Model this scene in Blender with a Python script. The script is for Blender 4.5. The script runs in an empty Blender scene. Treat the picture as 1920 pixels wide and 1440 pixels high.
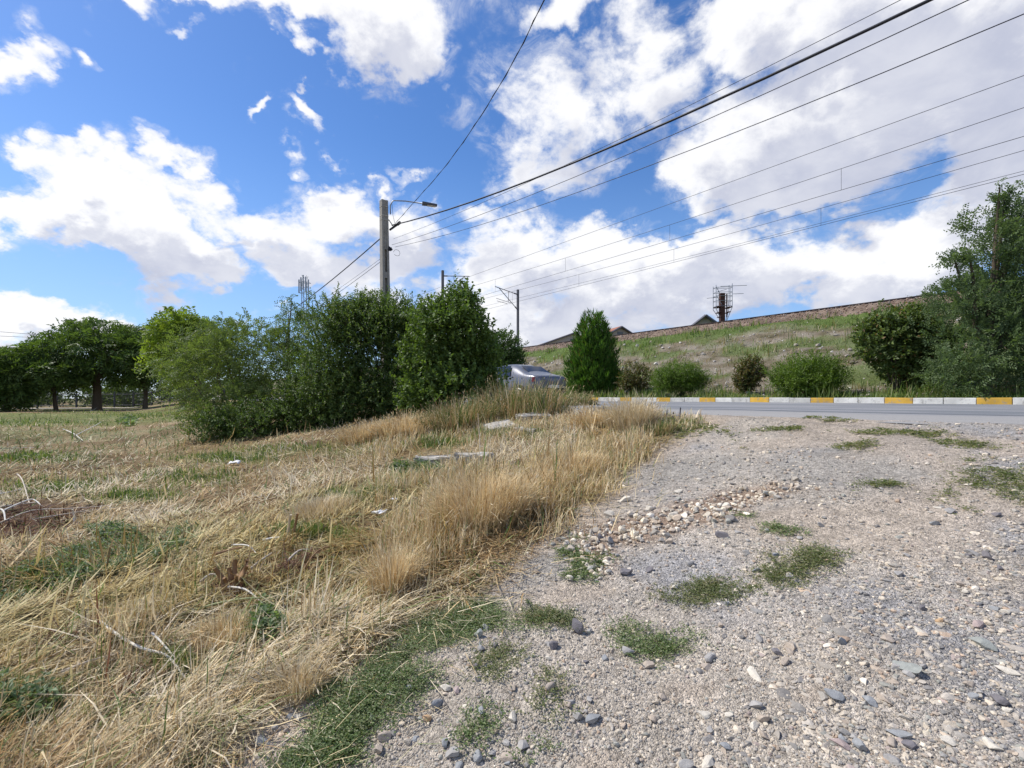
import bpy, bmesh, math, random
import numpy as np
from mathutils import Vector, Matrix
random.seed(7); RNG = np.random.default_rng(11)
S = bpy.context.scene; COL = S.collection
R = math.radians

# ---------------------------------------------------------------- camera
F_PX, HOR = 900.0, 745.0            # focal length and horizon row of the 1920x1440 photograph
EYE = 1.5
cam = bpy.data.cameras.new('camera'); camo = bpy.data.objects.new('camera', cam); COL.objects.link(camo)
camo.location = (0, 0, EYE); camo.rotation_euler = (R(90), 0, 0)
cam.sensor_width = 36; cam.lens = 36 * F_PX / 1920; cam.shift_y = (HOR - 720) / 1920
cam.clip_start = .05; cam.clip_end = 6000
S.camera = camo

# ---------------------------------------------------------------- light
SUN_AZ, SUN_EL = R(-75), R(52)      # sun stands ahead on the left
sd = Vector((math.sin(SUN_AZ) * math.cos(SUN_EL), math.cos(SUN_AZ) * math.cos(SUN_EL), math.sin(SUN_EL)))
sl = bpy.data.lights.new('sun', 'SUN'); sl.energy = 4.6; sl.angle = R(.55); sl.color = (1, .955, .88)
so = bpy.data.objects.new('sun', sl); COL.objects.link(so); so.rotation_euler = sd.to_track_quat('Z', 'Y').to_euler()
so.location = (-30, 20, 40)
S.view_settings.view_transform = 'Standard'; S.view_settings.look = 'None'
S.view_settings.exposure = 0.0; S.view_settings.gamma = 1
S.view_settings.use_curve_mapping = False
S.render.engine = 'CYCLES'
S.cycles.max_bounces = 6; S.cycles.transparent_max_bounces = 4; S.cycles.diffuse_bounces = 3

W = bpy.data.worlds.new('World'); S.world = W; W.use_nodes = True
nt = W.node_tree; nt.nodes.clear()
class NB:
    """tiny node builder"""
    def __init__(s, nt): s.nt = nt
    def n(s, t, **k):
        o = s.nt.nodes.new(t)
        for a, b in k.items(): setattr(o, a, b)
        return o
    def set(s, sock, v):
        if hasattr(v, 'is_output'): s.nt.links.new(v, sock)
        elif v is not None: sock.default_value = v
    def m(s, op, a, b=None, c=None, clamp=False):
        o = s.n('ShaderNodeMath', operation=op, use_clamp=clamp)
        for i, v in enumerate((a, b, c)):
            if v is not None: s.set(o.inputs[i], v)
        return o.outputs[0]
    def v(s, op, a, b=None, scale=None):
        o = s.n('ShaderNodeVectorMath', operation=op)
        s.set(o.inputs[0], a)
        if b is not None: s.set(o.inputs[1], b)
        if scale is not None: s.set(o.inputs['Scale'], scale)
        return o.outputs['Value'] if op in ('DOT_PRODUCT', 'LENGTH', 'DISTANCE') else o.outputs['Vector']
    def xyz(s, x, y, z):
        o = s.n('ShaderNodeCombineXYZ')
        for i, q in enumerate((x, y, z)): s.set(o.inputs[i], q)
        return o.outputs[0]
    def noise(s, vec, scale, detail=6, rough=.55, dist=0):
        o = s.n('ShaderNodeTexNoise')
        if vec is not None: s.set(o.inputs['Vector'], vec)
        o.inputs['Scale'].default_value = scale; o.inputs['Detail'].default_value = detail
        o.inputs['Roughness'].default_value = rough; o.inputs['Distortion'].default_value = dist
        return o
    def ramp(s, v, lo, hi, a=0., b=1., t='SMOOTHSTEP'):
        o = s.n('ShaderNodeMapRange', interpolation_type=t)
        s.set(o.inputs[0], v)
        for i, q in enumerate((lo, hi, a, b)): s.set(o.inputs[i + 1], q)
        return o.outputs[0]
    def mix(s, f, a, b, blend='MIX'):
        o = s.n('ShaderNodeMix', data_type='RGBA', blend_type=blend)
        s.set(o.inputs[0], f); s.set(o.inputs[6], a); s.set(o.inputs[7], b)
        return o.outputs[2]

def dir_azel(px, py):
    a = math.atan2(px - 960, F_PX); e = math.atan((HOR - py) / F_PX * math.cos(a)); return a, e
# clouds of that day, each an ellipse on the sky (given by its place in the photograph, stored as azimuth and elevation)
CLOUDS = [  # px, py, rx, ry, tilt deg, strength
 (160,412,235,60,10,1.0),(300,455,130,74,35,1.15),(125,345,60,28,0,.7),(30,380,90,55,0,.9),(365,500,50,40,50,.8),
 (430,388,140,42,8,.75),(530,440,130,55,12,.75),(650,420,110,62,10,.95),(550,495,80,38,0,.8),(725,430,95,62,0,1.0),(760,500,60,55,20,.75),(330,325,40,28,0,.7),(640,520,110,45,20,.6),
 (58,140,56,62,40,.85),(250,18,80,28,32,.8),(375,6,80,30,20,.75),(470,22,80,34,20,.7),(178,125,32,15,45,.5),
 (690,40,190,80,12,1.05),(790,90,90,60,25,.95),(560,45,80,45,20,.9),
 (585,222,62,17,42,.55),(560,292,26,15,20,.45),(772,306,26,10,10,.45),(715,326,20,9,0,.4),(358,93,18,13,0,.45),(485,190,18,10,0,.35),(565,155,18,9,0,.4),(650,290,16,8,0,.3),
 (1180,140,110,95,-30,.75),(1040,235,110,90,0,.75),(1040,325,70,55,0,.65),(1050,40,80,40,-35,.55),(890,175,25,18,0,.3),(950,370,30,40,0,.3),(1150,280,60,30,-20,.4),
 (1500,255,230,150,-8,1.1),(1420,60,150,85,-15,1.0),(1650,60,250,150,0,1.25),(1800,190,260,160,0,1.3),(1340,300,90,110,0,1.0),(1540,350,170,55,-12,.9),(1880,330,150,60,-20,1.0),
 (900,440,75,32,10,.6),(1000,520,150,80,0,.95),(1180,515,190,80,-5,1.05),(1380,535,200,80,0,1.0),(1600,510,230,75,-12,1.05),(1800,465,210,85,-18,1.05),(1000,610,220,60,0,1.0),(860,570,50,45,0,.55),(1250,470,130,45,-5,.9),
 (90,605,200,48,6,.95),(0,575,80,40,0,.8),(220,610,90,35,20,.7),(30,680,120,60,0,.8),(500,580,24,9,0,.35),(700,590,90,40,0,.5)]
g = NB(nt)
tc = g.n('ShaderNodeTexCoord').outputs['Generated']
sep = g.n('ShaderNodeSeparateXYZ'); nt.links.new(tc, sep.inputs[0]); dx, dy, dz = sep.outputs
az = g.m('ARCTAN2', dx, dy); el = g.m('ARCSINE', g.m('MINIMUM', g.m('MAXIMUM', dz, -1.), 1.))
den = g.m('MULTIPLY_ADD', g.m('MAXIMUM', dz, 0.), .45, .42)
P = g.xyz(g.m('DIVIDE', dx, den), g.m('DIVIDE', dy, den), g.m('DIVIDE', g.m('MULTIPLY', dz, 1.25), den))   # cloud-deck coordinates: smaller towards the horizon
w1 = g.noise(P, 2.6, 4, .55); w2 = g.noise(P, 9., 5, .6)
wv = g.v('ADD', g.v('SCALE', g.v('SUBTRACT', w1.outputs['Color'], (.5, .5, .5)), scale=.26), g.v('SCALE', g.v('SUBTRACT', w2.outputs['Color'], (.5, .5, .5)), scale=.10))
ws = g.n('ShaderNodeSeparateXYZ'); nt.links.new(wv, ws.inputs[0])
def field(daz, del_):
    A = g.xyz(g.m('ADD', g.m('ADD', az, ws.outputs[0]), daz), g.m('ADD', g.m('ADD', el, ws.outputs[1]), del_), 1.)
    acc = None
    for (px, py, rx, ry, tilt, st) in CLOUDS:
        c = np.array(dir_azel(px, py)); t = R(tilt); h = 4.0
        a = (np.array(dir_azel(px + math.cos(t) * h, py + math.sin(t) * h)) - c) * rx / h
        b = (np.array(dir_azel(px - math.sin(t) * h, py + math.cos(t) * h)) - c) * ry / h
        Mi = np.linalg.inv(np.stack([a, b], 1)); k = -Mi @ c
        q1 = g.v('DOT_PRODUCT', A, (Mi[0, 0], Mi[0, 1], k[0])); q2 = g.v('DOT_PRODUCT', A, (Mi[1, 0], Mi[1, 1], k[1]))
        d = g.m('MULTIPLY_ADD', q1, q1, g.m('MULTIPLY', q2, q2))
        f = g.m('MULTIPLY_ADD', d, -.75 * st, st)
        acc = f if acc is None else g.m('SMOOTH_MAX', acc, f, .22)
    return acc
F0 = g.m('MAXIMUM', field(0., 0.), -.75)
F1 = g.m('MAXIMUM', field(-.05, .07), -.75)           # the same deck a little nearer the sun: how much cloud stands in the light's way
# away from the photograph's part of the sky the same kind of cloud field goes on
lf = g.noise(P, 1.1, 3, .5).outputs[0]
out = g.m('SUBTRACT', 1., g.m('MULTIPLY', g.ramp(g.m('ABSOLUTE', az), .85, 1.15, 1, 0), g.ramp(el, .62, .8, 1, 0)))
bgf = g.m('MULTIPLY', out, g.ramp(lf, .40, .62, 0., 1.5))
F0b = g.m('MAXIMUM', F0, g.m('SUBTRACT', bgf, .75)); F1b = g.m('MAXIMUM', F1, g.m('SUBTRACT', bgf, .75))
n1 = g.noise(P, 4.2, 10, .62, .25).outputs[0]; n2 = g.noise(P, 13., 8, .66, .2).outputs[0]
tex = g.m('ADD', g.m('MULTIPLY', g.m('SUBTRACT', n1, .5), 2.1), g.m('MULTIPLY', g.m('SUBTRACT', n2, .5), .9))
D0 = g.m('ADD', F0b, tex); D1 = g.m('ADD', F1b, g.m('MULTIPLY', tex, .8))
veil = g.m('MULTIPLY', g.ramp(D0, -.55, .25), g.ramp(g.noise(P, 8., 8, .68, .6).outputs[0], .42, .72, 0., .55))
alpha = g.m('MAXIMUM', g.ramp(D0, .0, .62), veil)
thick = g.ramp(D1, .16, .95); pf = g.noise(P, 4.2, 6, .55, .3).outputs[0]
body = g.m('MULTIPLY', thick, g.ramp(pf, .36, .72, 1.0, .55), clamp=True)
ccol = g.mix(body, (10.3, 10.3, 10.5, 1), (5.6, 5.9, 7.2, 1))
sky = g.n('ShaderNodeTexSky', sky_type='NISHITA'); sky.sun_disc = False
sky.sun_elevation = SUN_EL; sky.sun_rotation = SUN_AZ; sky.air_density = 1.0; sky.dust_density = .35; sky.ozone_density = 2.5; sky.altitude = 300
hs = g.n('ShaderNodeHueSaturation'); nt.links.new(sky.outputs[0], hs.inputs['Color']); hs.inputs['Hue'].default_value = .508; hs.inputs['Saturation'].default_value = 1.25; hs.inputs['Value'].default_value = 1.62
hz = g.mix(g.ramp(el, .02, .5, .6, .0), hs.outputs[0], (3.3, 5.5, 9.6, 1))      # paler, less saturated blue low over the horizon
final = g.mix(g.m('MULTIPLY', alpha, .97), hz, ccol)
bg = g.n('ShaderNodeBackground'); nt.links.new(final, bg.inputs[0]); bg.inputs[1].default_value = .1
wo = g.n('ShaderNodeOutputWorld'); nt.links.new(bg.outputs[0], wo.inputs[0])
W.cycles.sampling_method = 'MANUAL'; W.cycles.sample_map_resolution = 512

# ---------------------------------------------------------------- numbers: noise, terrain, camera rays
def _hash(ix, iy, seed):
    h = (ix.astype(np.int64) * 374761393 + iy.astype(np.int64) * 668265263 + seed * 974711) & 0xffffffff
    h = ((h ^ (h >> 13)) * 1274126177) & 0xffffffff
    return ((h ^ (h >> 16)) & 0xffffff) / float(0xffffff)
def vnoise(x, y, seed=0):
    x = np.asarray(x, float); y = np.asarray(y, float)
    ix = np.floor(x); iy = np.floor(y); fx = x - ix; fy = y - iy
    fx = fx * fx * (3 - 2 * fx); fy = fy * fy * (3 - 2 * fy)
    a = _hash(ix, iy, seed); b = _hash(ix + 1, iy, seed); c = _hash(ix, iy + 1, seed); d = _hash(ix + 1, iy + 1, seed)
    return (a * (1 - fx) + b * fx) * (1 - fy) + (c * (1 - fx) + d * fx) * fy
def fbm(x, y, seed=0, o=4):
    t = 0; a = .5; n = 0
    for i in range(o):
        t = t + a * vnoise(x, y, seed + i * 17); n += a; a *= .5; x = x * 2.03 + 3.1; y = y * 2.03 + 1.7
    return t / n
def sst(a, b, x):
    t = np.clip((x - a) / (b - a), 0, 1); return t * t * (3 - 2 * t)
NX, NY = .788, .616                  # unit vector from the camera towards the road, square to it
TX, TY = -.616, .788                 # along the road, away to the left
def su(x, y): return NX * x + NY * y, TX * x + TY * y
def xy(s, u): return NX * s + TX * u, NY * s + TY * u
def terr(x, y):
    s, u = su(x, y)
    r = np.where(s < -1, 0, np.where(s > 1, s, (s + 1) ** 2 / 4)) * .1757
    z = np.minimum(r, 1.23) + np.clip(s - 7, 0, 7.2) * .018 - .09 * sst(7.02, 7.3, s)
    return z + .45 * sst(12, 45, u) * (1 - sst(2, 8, s))
def micro(x, y):
    s, u = su(x, y)
    m = (fbm(x * 1.3, y * 1.3, 3, 3) - .5) * .10 + (fbm(x * 6, y * 6, 9, 3) - .5) * .028
    return m * (1 - sst(6.2, 6.9, s))
def ground_z(x, y): return terr(x, y) + micro(x, y)
_DS = np.geomspace(.9, 160, 220)
def unproj(px, py):
    """where the ray through a pixel of the photograph meets the terrain"""
    px = np.atleast_1d(np.asarray(px, float)); py = np.atleast_1d(np.asarray(py, float)); k = (px - 960) / F_PX; e = (HOR - py) / F_PX
    ox = np.empty_like(px); oy = np.empty_like(px)
    for i in range(0, len(px), 20000):
        kk = k[i:i + 20000, None]; ee = e[i:i + 20000, None]
        dd = EYE + ee * _DS - terr(kk * _DS, _DS + 0 * kk)
        j = np.clip(np.argmax(dd < 0, 1), 1, None); ii = np.arange(len(j)); a = dd[ii, j - 1]; b = dd[ii, j]
        w = np.clip(a / np.where(a - b == 0, 1, a - b), 0, 1); D = _DS[j - 1] * (1 - w) + _DS[j] * w
        ox[i:i + 20000] = kk[:, 0] * D; oy[i:i + 20000] = D
    return ox, oy
def up1(px, py): a, b = unproj(px, py); return float(a[0]), float(b[0])
def at(px, py, D): return Vector(((px - 960) / F_PX * D, D, EYE + (HOR - py) / F_PX * D))
def on_s(px, s):                     # point of the ray's column at distance s towards the road
    k = (px - 960) / F_PX; D = s / (NX * k + NY); return k * D, D

# left edge of the gravel drive, as a line on the ground
_eb = [(1318,797),(1255,835),(1200,872),(1130,930),(1060,985),(985,1050),(900,1120),(790,1195),(650,1275),(500,1350),(400,1440)]
_ex, _ey = unproj([p[0] for p in _eb], [p[1] for p in _eb])
_o = np.argsort(_ey); EY = np.concatenate([[-40, -6, .6], _ey[_o]]); EX = np.concatenate([[-14, -4.2, -1.7], _ex[_o] - np.interp(_ey[_o], [1.5, 3.5], [.16, 0])])
def drive_d(x, y):                   # metres inside (+) or outside (-) the gravel
    s, u = su(x, y)
    nz = (fbm(x * 2.2, y * 2.2, 31, 4) - .5) * .34
    l = (x - np.interp(y, EY, EX)) * .8 + nz
    r = 6.5 + .35 * y - x + nz * 2
    return np.minimum(np.minimum(l, r), 8.0 - s)
class Patch:
    def __init__(s, px, py, rx, ry, tilt=0):
        s.c = up1(px, py); t = R(tilt)
        a = up1(px + rx * math.cos(t), py + rx * math.sin(t)); b = up1(px - ry * math.sin(t), py + ry * math.cos(t))
        s.Mx = np.array([[a[0] - s.c[0], b[0] - s.c[0]], [a[1] - s.c[1], b[1] - s.c[1]]]); s.M = np.linalg.inv(s.Mx)
    def w(s, x, y):
        q = s.M @ np.stack([np.ravel(x) - s.c[0], np.ravel(y) - s.c[1]]); d = np.sqrt((q ** 2).sum(0)).reshape(np.shape(x))
        return d
    def pts(s, n, rng, edge=.35):
        r = np.sqrt(rng.random(n)); a = rng.random(n) * 2 * np.pi
        r = r * (1 + edge * (vnoise(np.cos(a) * 2.2 + s.c[0] * 9, np.sin(a) * 2.2 + s.c[1] * 9, 5) - .5) * 2)
        q = s.Mx @ np.stack([r * np.cos(a), r * np.sin(a)]); return q[0] + s.c[0], q[1] + s.c[1]
def pmask(patches, x, y, soft=.5):
    m = np.zeros(np.shape(x)); nz = (fbm(x * 2.5, y * 2.5, 77, 3) - .5) * 1.0
    for p in patches: m = np.maximum(m, 1 - sst(1 - soft, 1 + soft * .3, p.w(x, y) + nz))
    return m
GREENP = [Patch(*p) for p in [(360,898,95,20,-4),(560,845,330,14,-3),(110,912,120,17,-5),(190,1050,200,40,-14),(60,1095,100,28,-15),(25,1330,60,60),(180,775,220,9),(60,795,170,13),(300,780,160,12),(780,885,70,12),(640,930,40,10),(560,1000,60,12),(470,1170,60,20,-10),(940,815,80,12),(1265,800,55,16),(250,935,100,12,-4),(700,930,60,16),(620,1005,70,18),(160,1330,90,34),(420,860,160,10),(60,860,120,12),(330,1260,50,24),(820,830,60,14)]]
BROWNP = [Patch(*p) for p in [(40,975,150,38,-8),(430,1110,60,16),(560,1060,60,18,-30),(250,1290,60,25),(120,1210,80,25)]]
SANDP = [Patch(*p) for p in [(1075,1115,75,24,-10),(835,1262,45,26),(1000,1165,60,20),(1290,1290,90,30),(1130,1420,60,30),(1530,1300,60,30),(1550,1000,70,16),(1860,830,90,20),(1780,845,60,10)]]
GULLYP = [Patch(*p) for p in [(1230,985,170,40,-14),(1380,935,140,22,-10),(1120,1040,60,40)]]
GREYP = [Patch(*p) for p in [(1000,1080,110,25,-32),(1300,880,150,30,-8),(1560,880,230,40)]]

# ---------------------------------------------------------------- meshes and tags
def tag(o, label=None, cat=None, group=None, kind=None):
    if label: o['label'] = label
    if cat: o['category'] = cat
    if group: o['group'] = group
    if kind: o['kind'] = kind
    return o
def empty(name, loc=(0, 0, 0), rz=0):
    o = bpy.data.objects.new(name, None); o.location = loc; o.rotation_euler = (0, 0, rz); o.empty_display_size = .3; COL.objects.link(o); return o
def link(name, me, parent=None, loc=None):
    o = bpy.data.objects.new(name, me); COL.objects.link(o)
    if parent is not None: o.parent = parent
    if loc is not None: o.location = loc
    return o
def np_mesh(name, V, Fc, mat, col=None, smooth=False):
    """mesh from arrays; Fc is an (n,3) or (n,4) index array; col one colour per vertex"""
    me = bpy.data.meshes.new(name); V = np.ascontiguousarray(V, np.float32); Fc = np.ascontiguousarray(Fc, np.int32); n, k = Fc.shape
    me.vertices.add(len(V)); me.vertices.foreach_set('co', V.ravel())
    me.loops.add(n * k); me.loops.foreach_set('vertex_index', Fc.ravel())
    me.polygons.add(n); me.polygons.foreach_set('loop_start', np.arange(0, n * k, k, dtype=np.int32))
    me.update(calc_edges=True)
    me.polygons.foreach_set('use_smooth', np.full(n, smooth, bool))
    if col is not None:
        c = np.ones((len(V), 4), np.float32); c[:, :3] = np.clip(col, 0, 1); a = me.attributes.new('Col', 'FLOAT_COLOR', 'POINT'); a.data.foreach_set('color', c.ravel())
    if mat: me.materials.append(mat)
    return me
def bm_obj(name, bm, mat, parent=None, smooth=False, loc=None):
    me = bpy.data.meshes.new(name); bm.normal_update(); bm.to_mesh(me); bm.free()
    if mat: me.materials.append(mat)
    if smooth:
        for p in me.polygons: p.use_smooth = True
    return link(name, me, parent, loc)
def b_box(bm, c, d, bev=0, rot=None):
    M = Matrix.Translation(c) @ (rot.to_4x4() if rot else Matrix()) @ Matrix.Diagonal((d[0], d[1], d[2], 1))
    r = bmesh.ops.create_cube(bm, size=1, matrix=M)
    if bev: bmesh.ops.bevel(bm, geom=list({e for v in r['verts'] for e in v.link_edges}), offset=bev, segments=2, affect='EDGES', profile=.6)
    return r['verts']
def b_tube(bm, pts, rad, n=8, cap=True):
    pts = [Vector(p) for p in pts]; rings = []
    rad = rad if hasattr(rad, '__len__') else [rad] * len(pts)
    for i, p in enumerate(pts):
        t = (pts[min(i + 1, len(pts) - 1)] - pts[max(i - 1, 0)]).normalized()
        a = t.cross(Vector((0, 0, 1)) if abs(t.z) < .95 else Vector((1, 0, 0))).normalized(); b = t.cross(a)
        rings.append([bm.verts.new(p + (a * math.cos(2 * math.pi * j / n) + b * math.sin(2 * math.pi * j / n)) * rad[i]) for j in range(n)])
    for i in range(len(rings) - 1):
        for j in range(n): bm.faces.new((rings[i][j], rings[i][(j + 1) % n], rings[i + 1][(j + 1) % n], rings[i + 1][j]))
    if cap:
        bm.faces.new(rings[0]); bm.faces.new(rings[-1][::-1])
def tube(name, pts, rad, mat, parent=None, n=8):
    bm = bmesh.new(); b_tube(bm, pts, rad, n); return bm_obj(name, bm, mat, parent, True)
def bar(bm, a, b, r, n=6): b_tube(bm, [a, b], r, n)

# ---------------------------------------------------------------- materials
def mat(name, col=(.5, .5, .5), rough=.7, metal=0., spec=.3, vcol=False, nscale=0, namp=.25, bump=0, bscale=40, trans=0, tcol=None):
    m = bpy.data.materials.new(name); m.use_nodes = True; t = m.node_tree; t.nodes.clear(); h = NB(t)
    p = h.n('ShaderNodeBsdfPrincipled'); p.inputs['Roughness'].default_value = rough; p.inputs['Metallic'].default_value = metal; p.inputs['Specular IOR Level'].default_value = spec
    c = h.n('ShaderNodeAttribute', attribute_name='Col').outputs['Color'] if vcol else tuple(col) + (1,)
    geo = h.n('ShaderNodeNewGeometry').outputs['Position'] if (nscale or bump) else None
    if nscale:
        f = h.ramp(h.noise(geo, nscale, 6, .65).outputs[0], .25, .75, 1 - namp, 1 + namp, 'LINEAR')
        c = h.mix(1., c, h.xyz(f, f, f), 'MULTIPLY')
    h.set(p.inputs['Base Color'], c)
    if bump:
        b = h.n('ShaderNodeBump'); b.inputs['Strength'].default_value = bump; b.inputs['Distance'].default_value = .02
        t.links.new(h.noise(geo, bscale, 6, .65).outputs[0], b.inputs['Height']); t.links.new(b.outputs[0], p.inputs['Normal'])
    sh = p.outputs[0]
    if trans:
        tr = h.n('ShaderNodeBsdfTranslucent'); mx = h.n('ShaderNodeMixShader'); mx.inputs[0].default_value = trans
        h.set(tr.inputs[0], h.mix(1., c, tuple(tcol or (1, 1, 1)) + (1,), 'MULTIPLY'))
        t.links.new(sh, mx.inputs[1]); t.links.new(tr.outputs[0], mx.inputs[2]); sh = mx.outputs[0]
    o = h.n('ShaderNodeOutputMaterial'); t.links.new(sh, o.inputs[0]); return m
M_leaf = mat('leaf', vcol=True, rough=.52, spec=.42, trans=.36, tcol=(1.3, 1.4, .6))
M_straw = mat('straw', vcol=True, rough=.6, spec=.25, trans=.22)
M_stone = mat('stone', vcol=True, rough=.85, spec=.2, nscale=55, namp=.22, bump=.25, bscale=160)
M_bark = mat('bark', (.11, .085, .06), .9, nscale=14, namp=.4, bump=.6, bscale=30)
M_conc = mat('concrete', (.30, .28, .25), .9, nscale=7, namp=.28, bump=.35, bscale=70)
M_slab = mat('pale_concrete', (.52, .48, .41), .9, nscale=7, namp=.42, bump=.8, bscale=45)
M_steel = mat('galvanised_steel', (.33, .35, .38), .45, .6, nscale=6, namp=.15)
M_dsteel = mat('dark_steel', (.10, .10, .115), .6, .3, nscale=8, namp=.25)
M_rust = mat('rusty_steel', (.085, .04, .03), .8, .1, nscale=5, namp=.4)
M_cable = mat('black_cable', (.018, .02, .03), .5)
M_rail = mat('rail_steel', (.06, .045, .045), .6, .4, nscale=5, namp=.3)
M_wood = mat('dead_wood', (.58, .50, .40), .8, nscale=25, namp=.25)
M_brown = mat('brown_stalk', (.28, .17, .09), .85, nscale=25, namp=.3)
def ground_mat():
    m = bpy.data.materials.new('earth'); m.use_nodes = True; t = m.node_tree; t.nodes.clear(); h = NB(t)
    pos = h.n('ShaderNodeNewGeometry').outputs['Position']; c = h.n('ShaderNodeAttribute', attribute_name='Col').outputs['Color']
    n0 = h.noise(pos, 1.1, 5, .6).outputs[0]; n1 = h.noise(pos, 14, 8, .7).outputs[0]; n2 = h.noise(pos, 95, 6, .7).outputs[0]
    vo = h.n('ShaderNodeTexVoronoi'); vo.inputs['Scale'].default_value = 75; t.links.new(pos, vo.inputs['Vector'])
    f = h.m('MULTIPLY', h.m('MULTIPLY', h.ramp(n0, .3, .7, .88, 1.12), h.ramp(n1, .25, .75, .72, 1.28)), h.ramp(n2, .25, .75, .75, 1.25))
    c = h.mix(1., c, h.xyz(f, f, f), 'MULTIPLY')
    vs = h.n('ShaderNodeSeparateColor'); t.links.new(vo.outputs['Color'], vs.inputs[0])
    v2 = h.n('ShaderNodeTexVoronoi'); v2.inputs['Scale'].default_value = 170; t.links.new(pos, v2.inputs['Vector']); vs2 = h.n('ShaderNodeSeparateColor'); t.links.new(v2.outputs['Color'], vs2.inputs[0])
    q = h.m('MULTIPLY', h.ramp(vs.outputs[0], 0, 1, .72, 1.28, 'LINEAR'), h.ramp(vs2.outputs[0], 0, 1, .75, 1.25, 'LINEAR'))
    c = h.mix(1., c, h.xyz(q, q, q), 'MULTIPLY')
    p = h.n('ShaderNodeBsdfPrincipled'); p.inputs['Roughness'].default_value = .95; p.inputs['Specular IOR Level'].default_value = .1
    t.links.new(c, p.inputs['Base Color'])
    b = h.n('ShaderNodeBump'); b.inputs['Strength'].default_value = .8; b.inputs['Distance'].default_value = .015
    hh = h.m('ADD', h.m('MULTIPLY', n2, .5), h.m('ADD', n1, h.m('MULTIPLY', h.m('ADD', vo.outputs['Distance'], v2.outputs['Distance']), -.7)))
    t.links.new(hh, b.inputs['Height']); t.links.new(b.outputs[0], p.inputs['Normal'])
    o = h.n('ShaderNodeOutputMaterial'); t.links.new(p.outputs[0], o.inputs[0]); return m
M_earth = ground_mat()

# ---------------------------------------------------------------- ground and gravel drive (one sheet, split along the drive's edge)
def dusty(x, y):                     # tyre-packed dust among the gravel
    return sst(.52, .64, fbm(x * .95 + 7, y * .95, 71, 4))
def earth_cols(x, y):
    """base colour of the soil itself: gravel grit, straw-covered loam, turned brown earth, green turf"""
    s, u = su(x, y); dd = drive_d(x, y); far = np.hypot(x, y)
    def mixc(c, k, w): return c * (1 - w[..., None]) + np.array(k) * w[..., None]
    c = np.zeros(x.shape + (3,)) + np.array((.25, .175, .095))
    nz = fbm(x * .55, y * .55, 51, 4)
    c = mixc(c, (.34, .26, .155), sst(.5, .62, nz)); c = mixc(c, (.15, .10, .055), sst(.52, .36, nz) * .7)
    c = mixc(c, (.17, .18, .065), pmask(GREENP, x, y) * .5)
    fg = sst(18, 34, far); c = mixc(c, (.17, .20, .065), fg * sst(.36, .6, fbm(x * .12, y * .35, 8, 3)) * .85)
    c = mixc(c, (.115, .06, .038), pmask(BROWNP, x, y) * .9)
    gr = np.zeros(x.shape + (3,)) + np.array((.46, .405, .34))
    g2 = fbm(x * .9, y * .9, 61, 4); gr = mixc(gr, (.36, .34, .32), sst(.45, .6, g2)); gr = mixc(gr, (.47, .41, .335), sst(.47, .33, g2))
    gr = mixc(gr, (.475, .395, .31), np.maximum(pmask(SANDP, x, y) * .85, dusty(x, y) * .8)); gr = mixc(gr, (.46, .37, .275), sst(.42, .12, dd) * .8); gr = mixc(gr, (.31, .215, .15), pmask(GULLYP, x, y) * .85); gr = mixc(gr, (.385, .355, .31), pmask(GREYP, x, y) * .8)
    return mixc(c, (0, 0, 0), sst(-.28, .12, dd)) + gr * sst(-.28, .12, dd)[..., None]
def build_ground():
    rr = np.concatenate([np.geomspace(.5, 60, 290), np.geomspace(63, 2500, 40)])
    aa = np.concatenate([np.radians(np.arange(-60, 60.01, .40)), np.radians(np.arange(64, 297, 4.))])
    A, Q = np.meshgrid(aa, rr); x = Q * np.sin(A); y = Q * np.cos(A)
    z = ground_z(x, y) - np.where(Q > 300, (Q - 300) * .002, 0)
    V = np.stack([x, y, z], -1).reshape(-1, 3); col = earth_cols(x, y).reshape(-1, 3)
    nr, na = A.shape; i = np.arange(nr - 1)[:, None] * na; j = np.arange(na)[None, :]; j2 = (j + 1) % na
    Fq = np.stack([i + j, i + na + j, i + na + j2, i + j2], -1).reshape(-1, 4)
    Fq = Fq[:, ::-1]
    cx = V[Fq].mean(1); dr = (drive_d(cx[:, 0], cx[:, 1]) > 0) & (np.hypot(cx[:, 0], cx[:, 1]) < 40)
    def sub(m, name):
        f = Fq[m]; u_, inv = np.unique(f, return_inverse=True)
        o = link(name, np_mesh(name, V[u_], inv.reshape(-1, 4), M_earth, col[u_], True)); tag(o, kind='structure'); return o
    g0 = sub(~dr, 'ground'); g1 = sub(dr, 'gravel_drive')
    # the bit under the camera's feet
    n = na; vv = np.concatenate([[[0, 0, float(ground_z(np.array(0.), np.array(0.)))]], V[:n]]); ff = np.stack([np.zeros(n, int), 1 + np.arange(n), 1 + (np.arange(n) + 1) % n], 1)[:, ::-1]
    o = link('gravel_path', np_mesh('gravel_path', vv, ff, M_earth, np.concatenate([col[:1], col[:n]]), True)); tag(o, kind='structure')
    tag(g0, 'dry mown field with straw and green patches'); tag(g1, 'stony grey gravel drive rising to the road')
build_ground()

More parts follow.
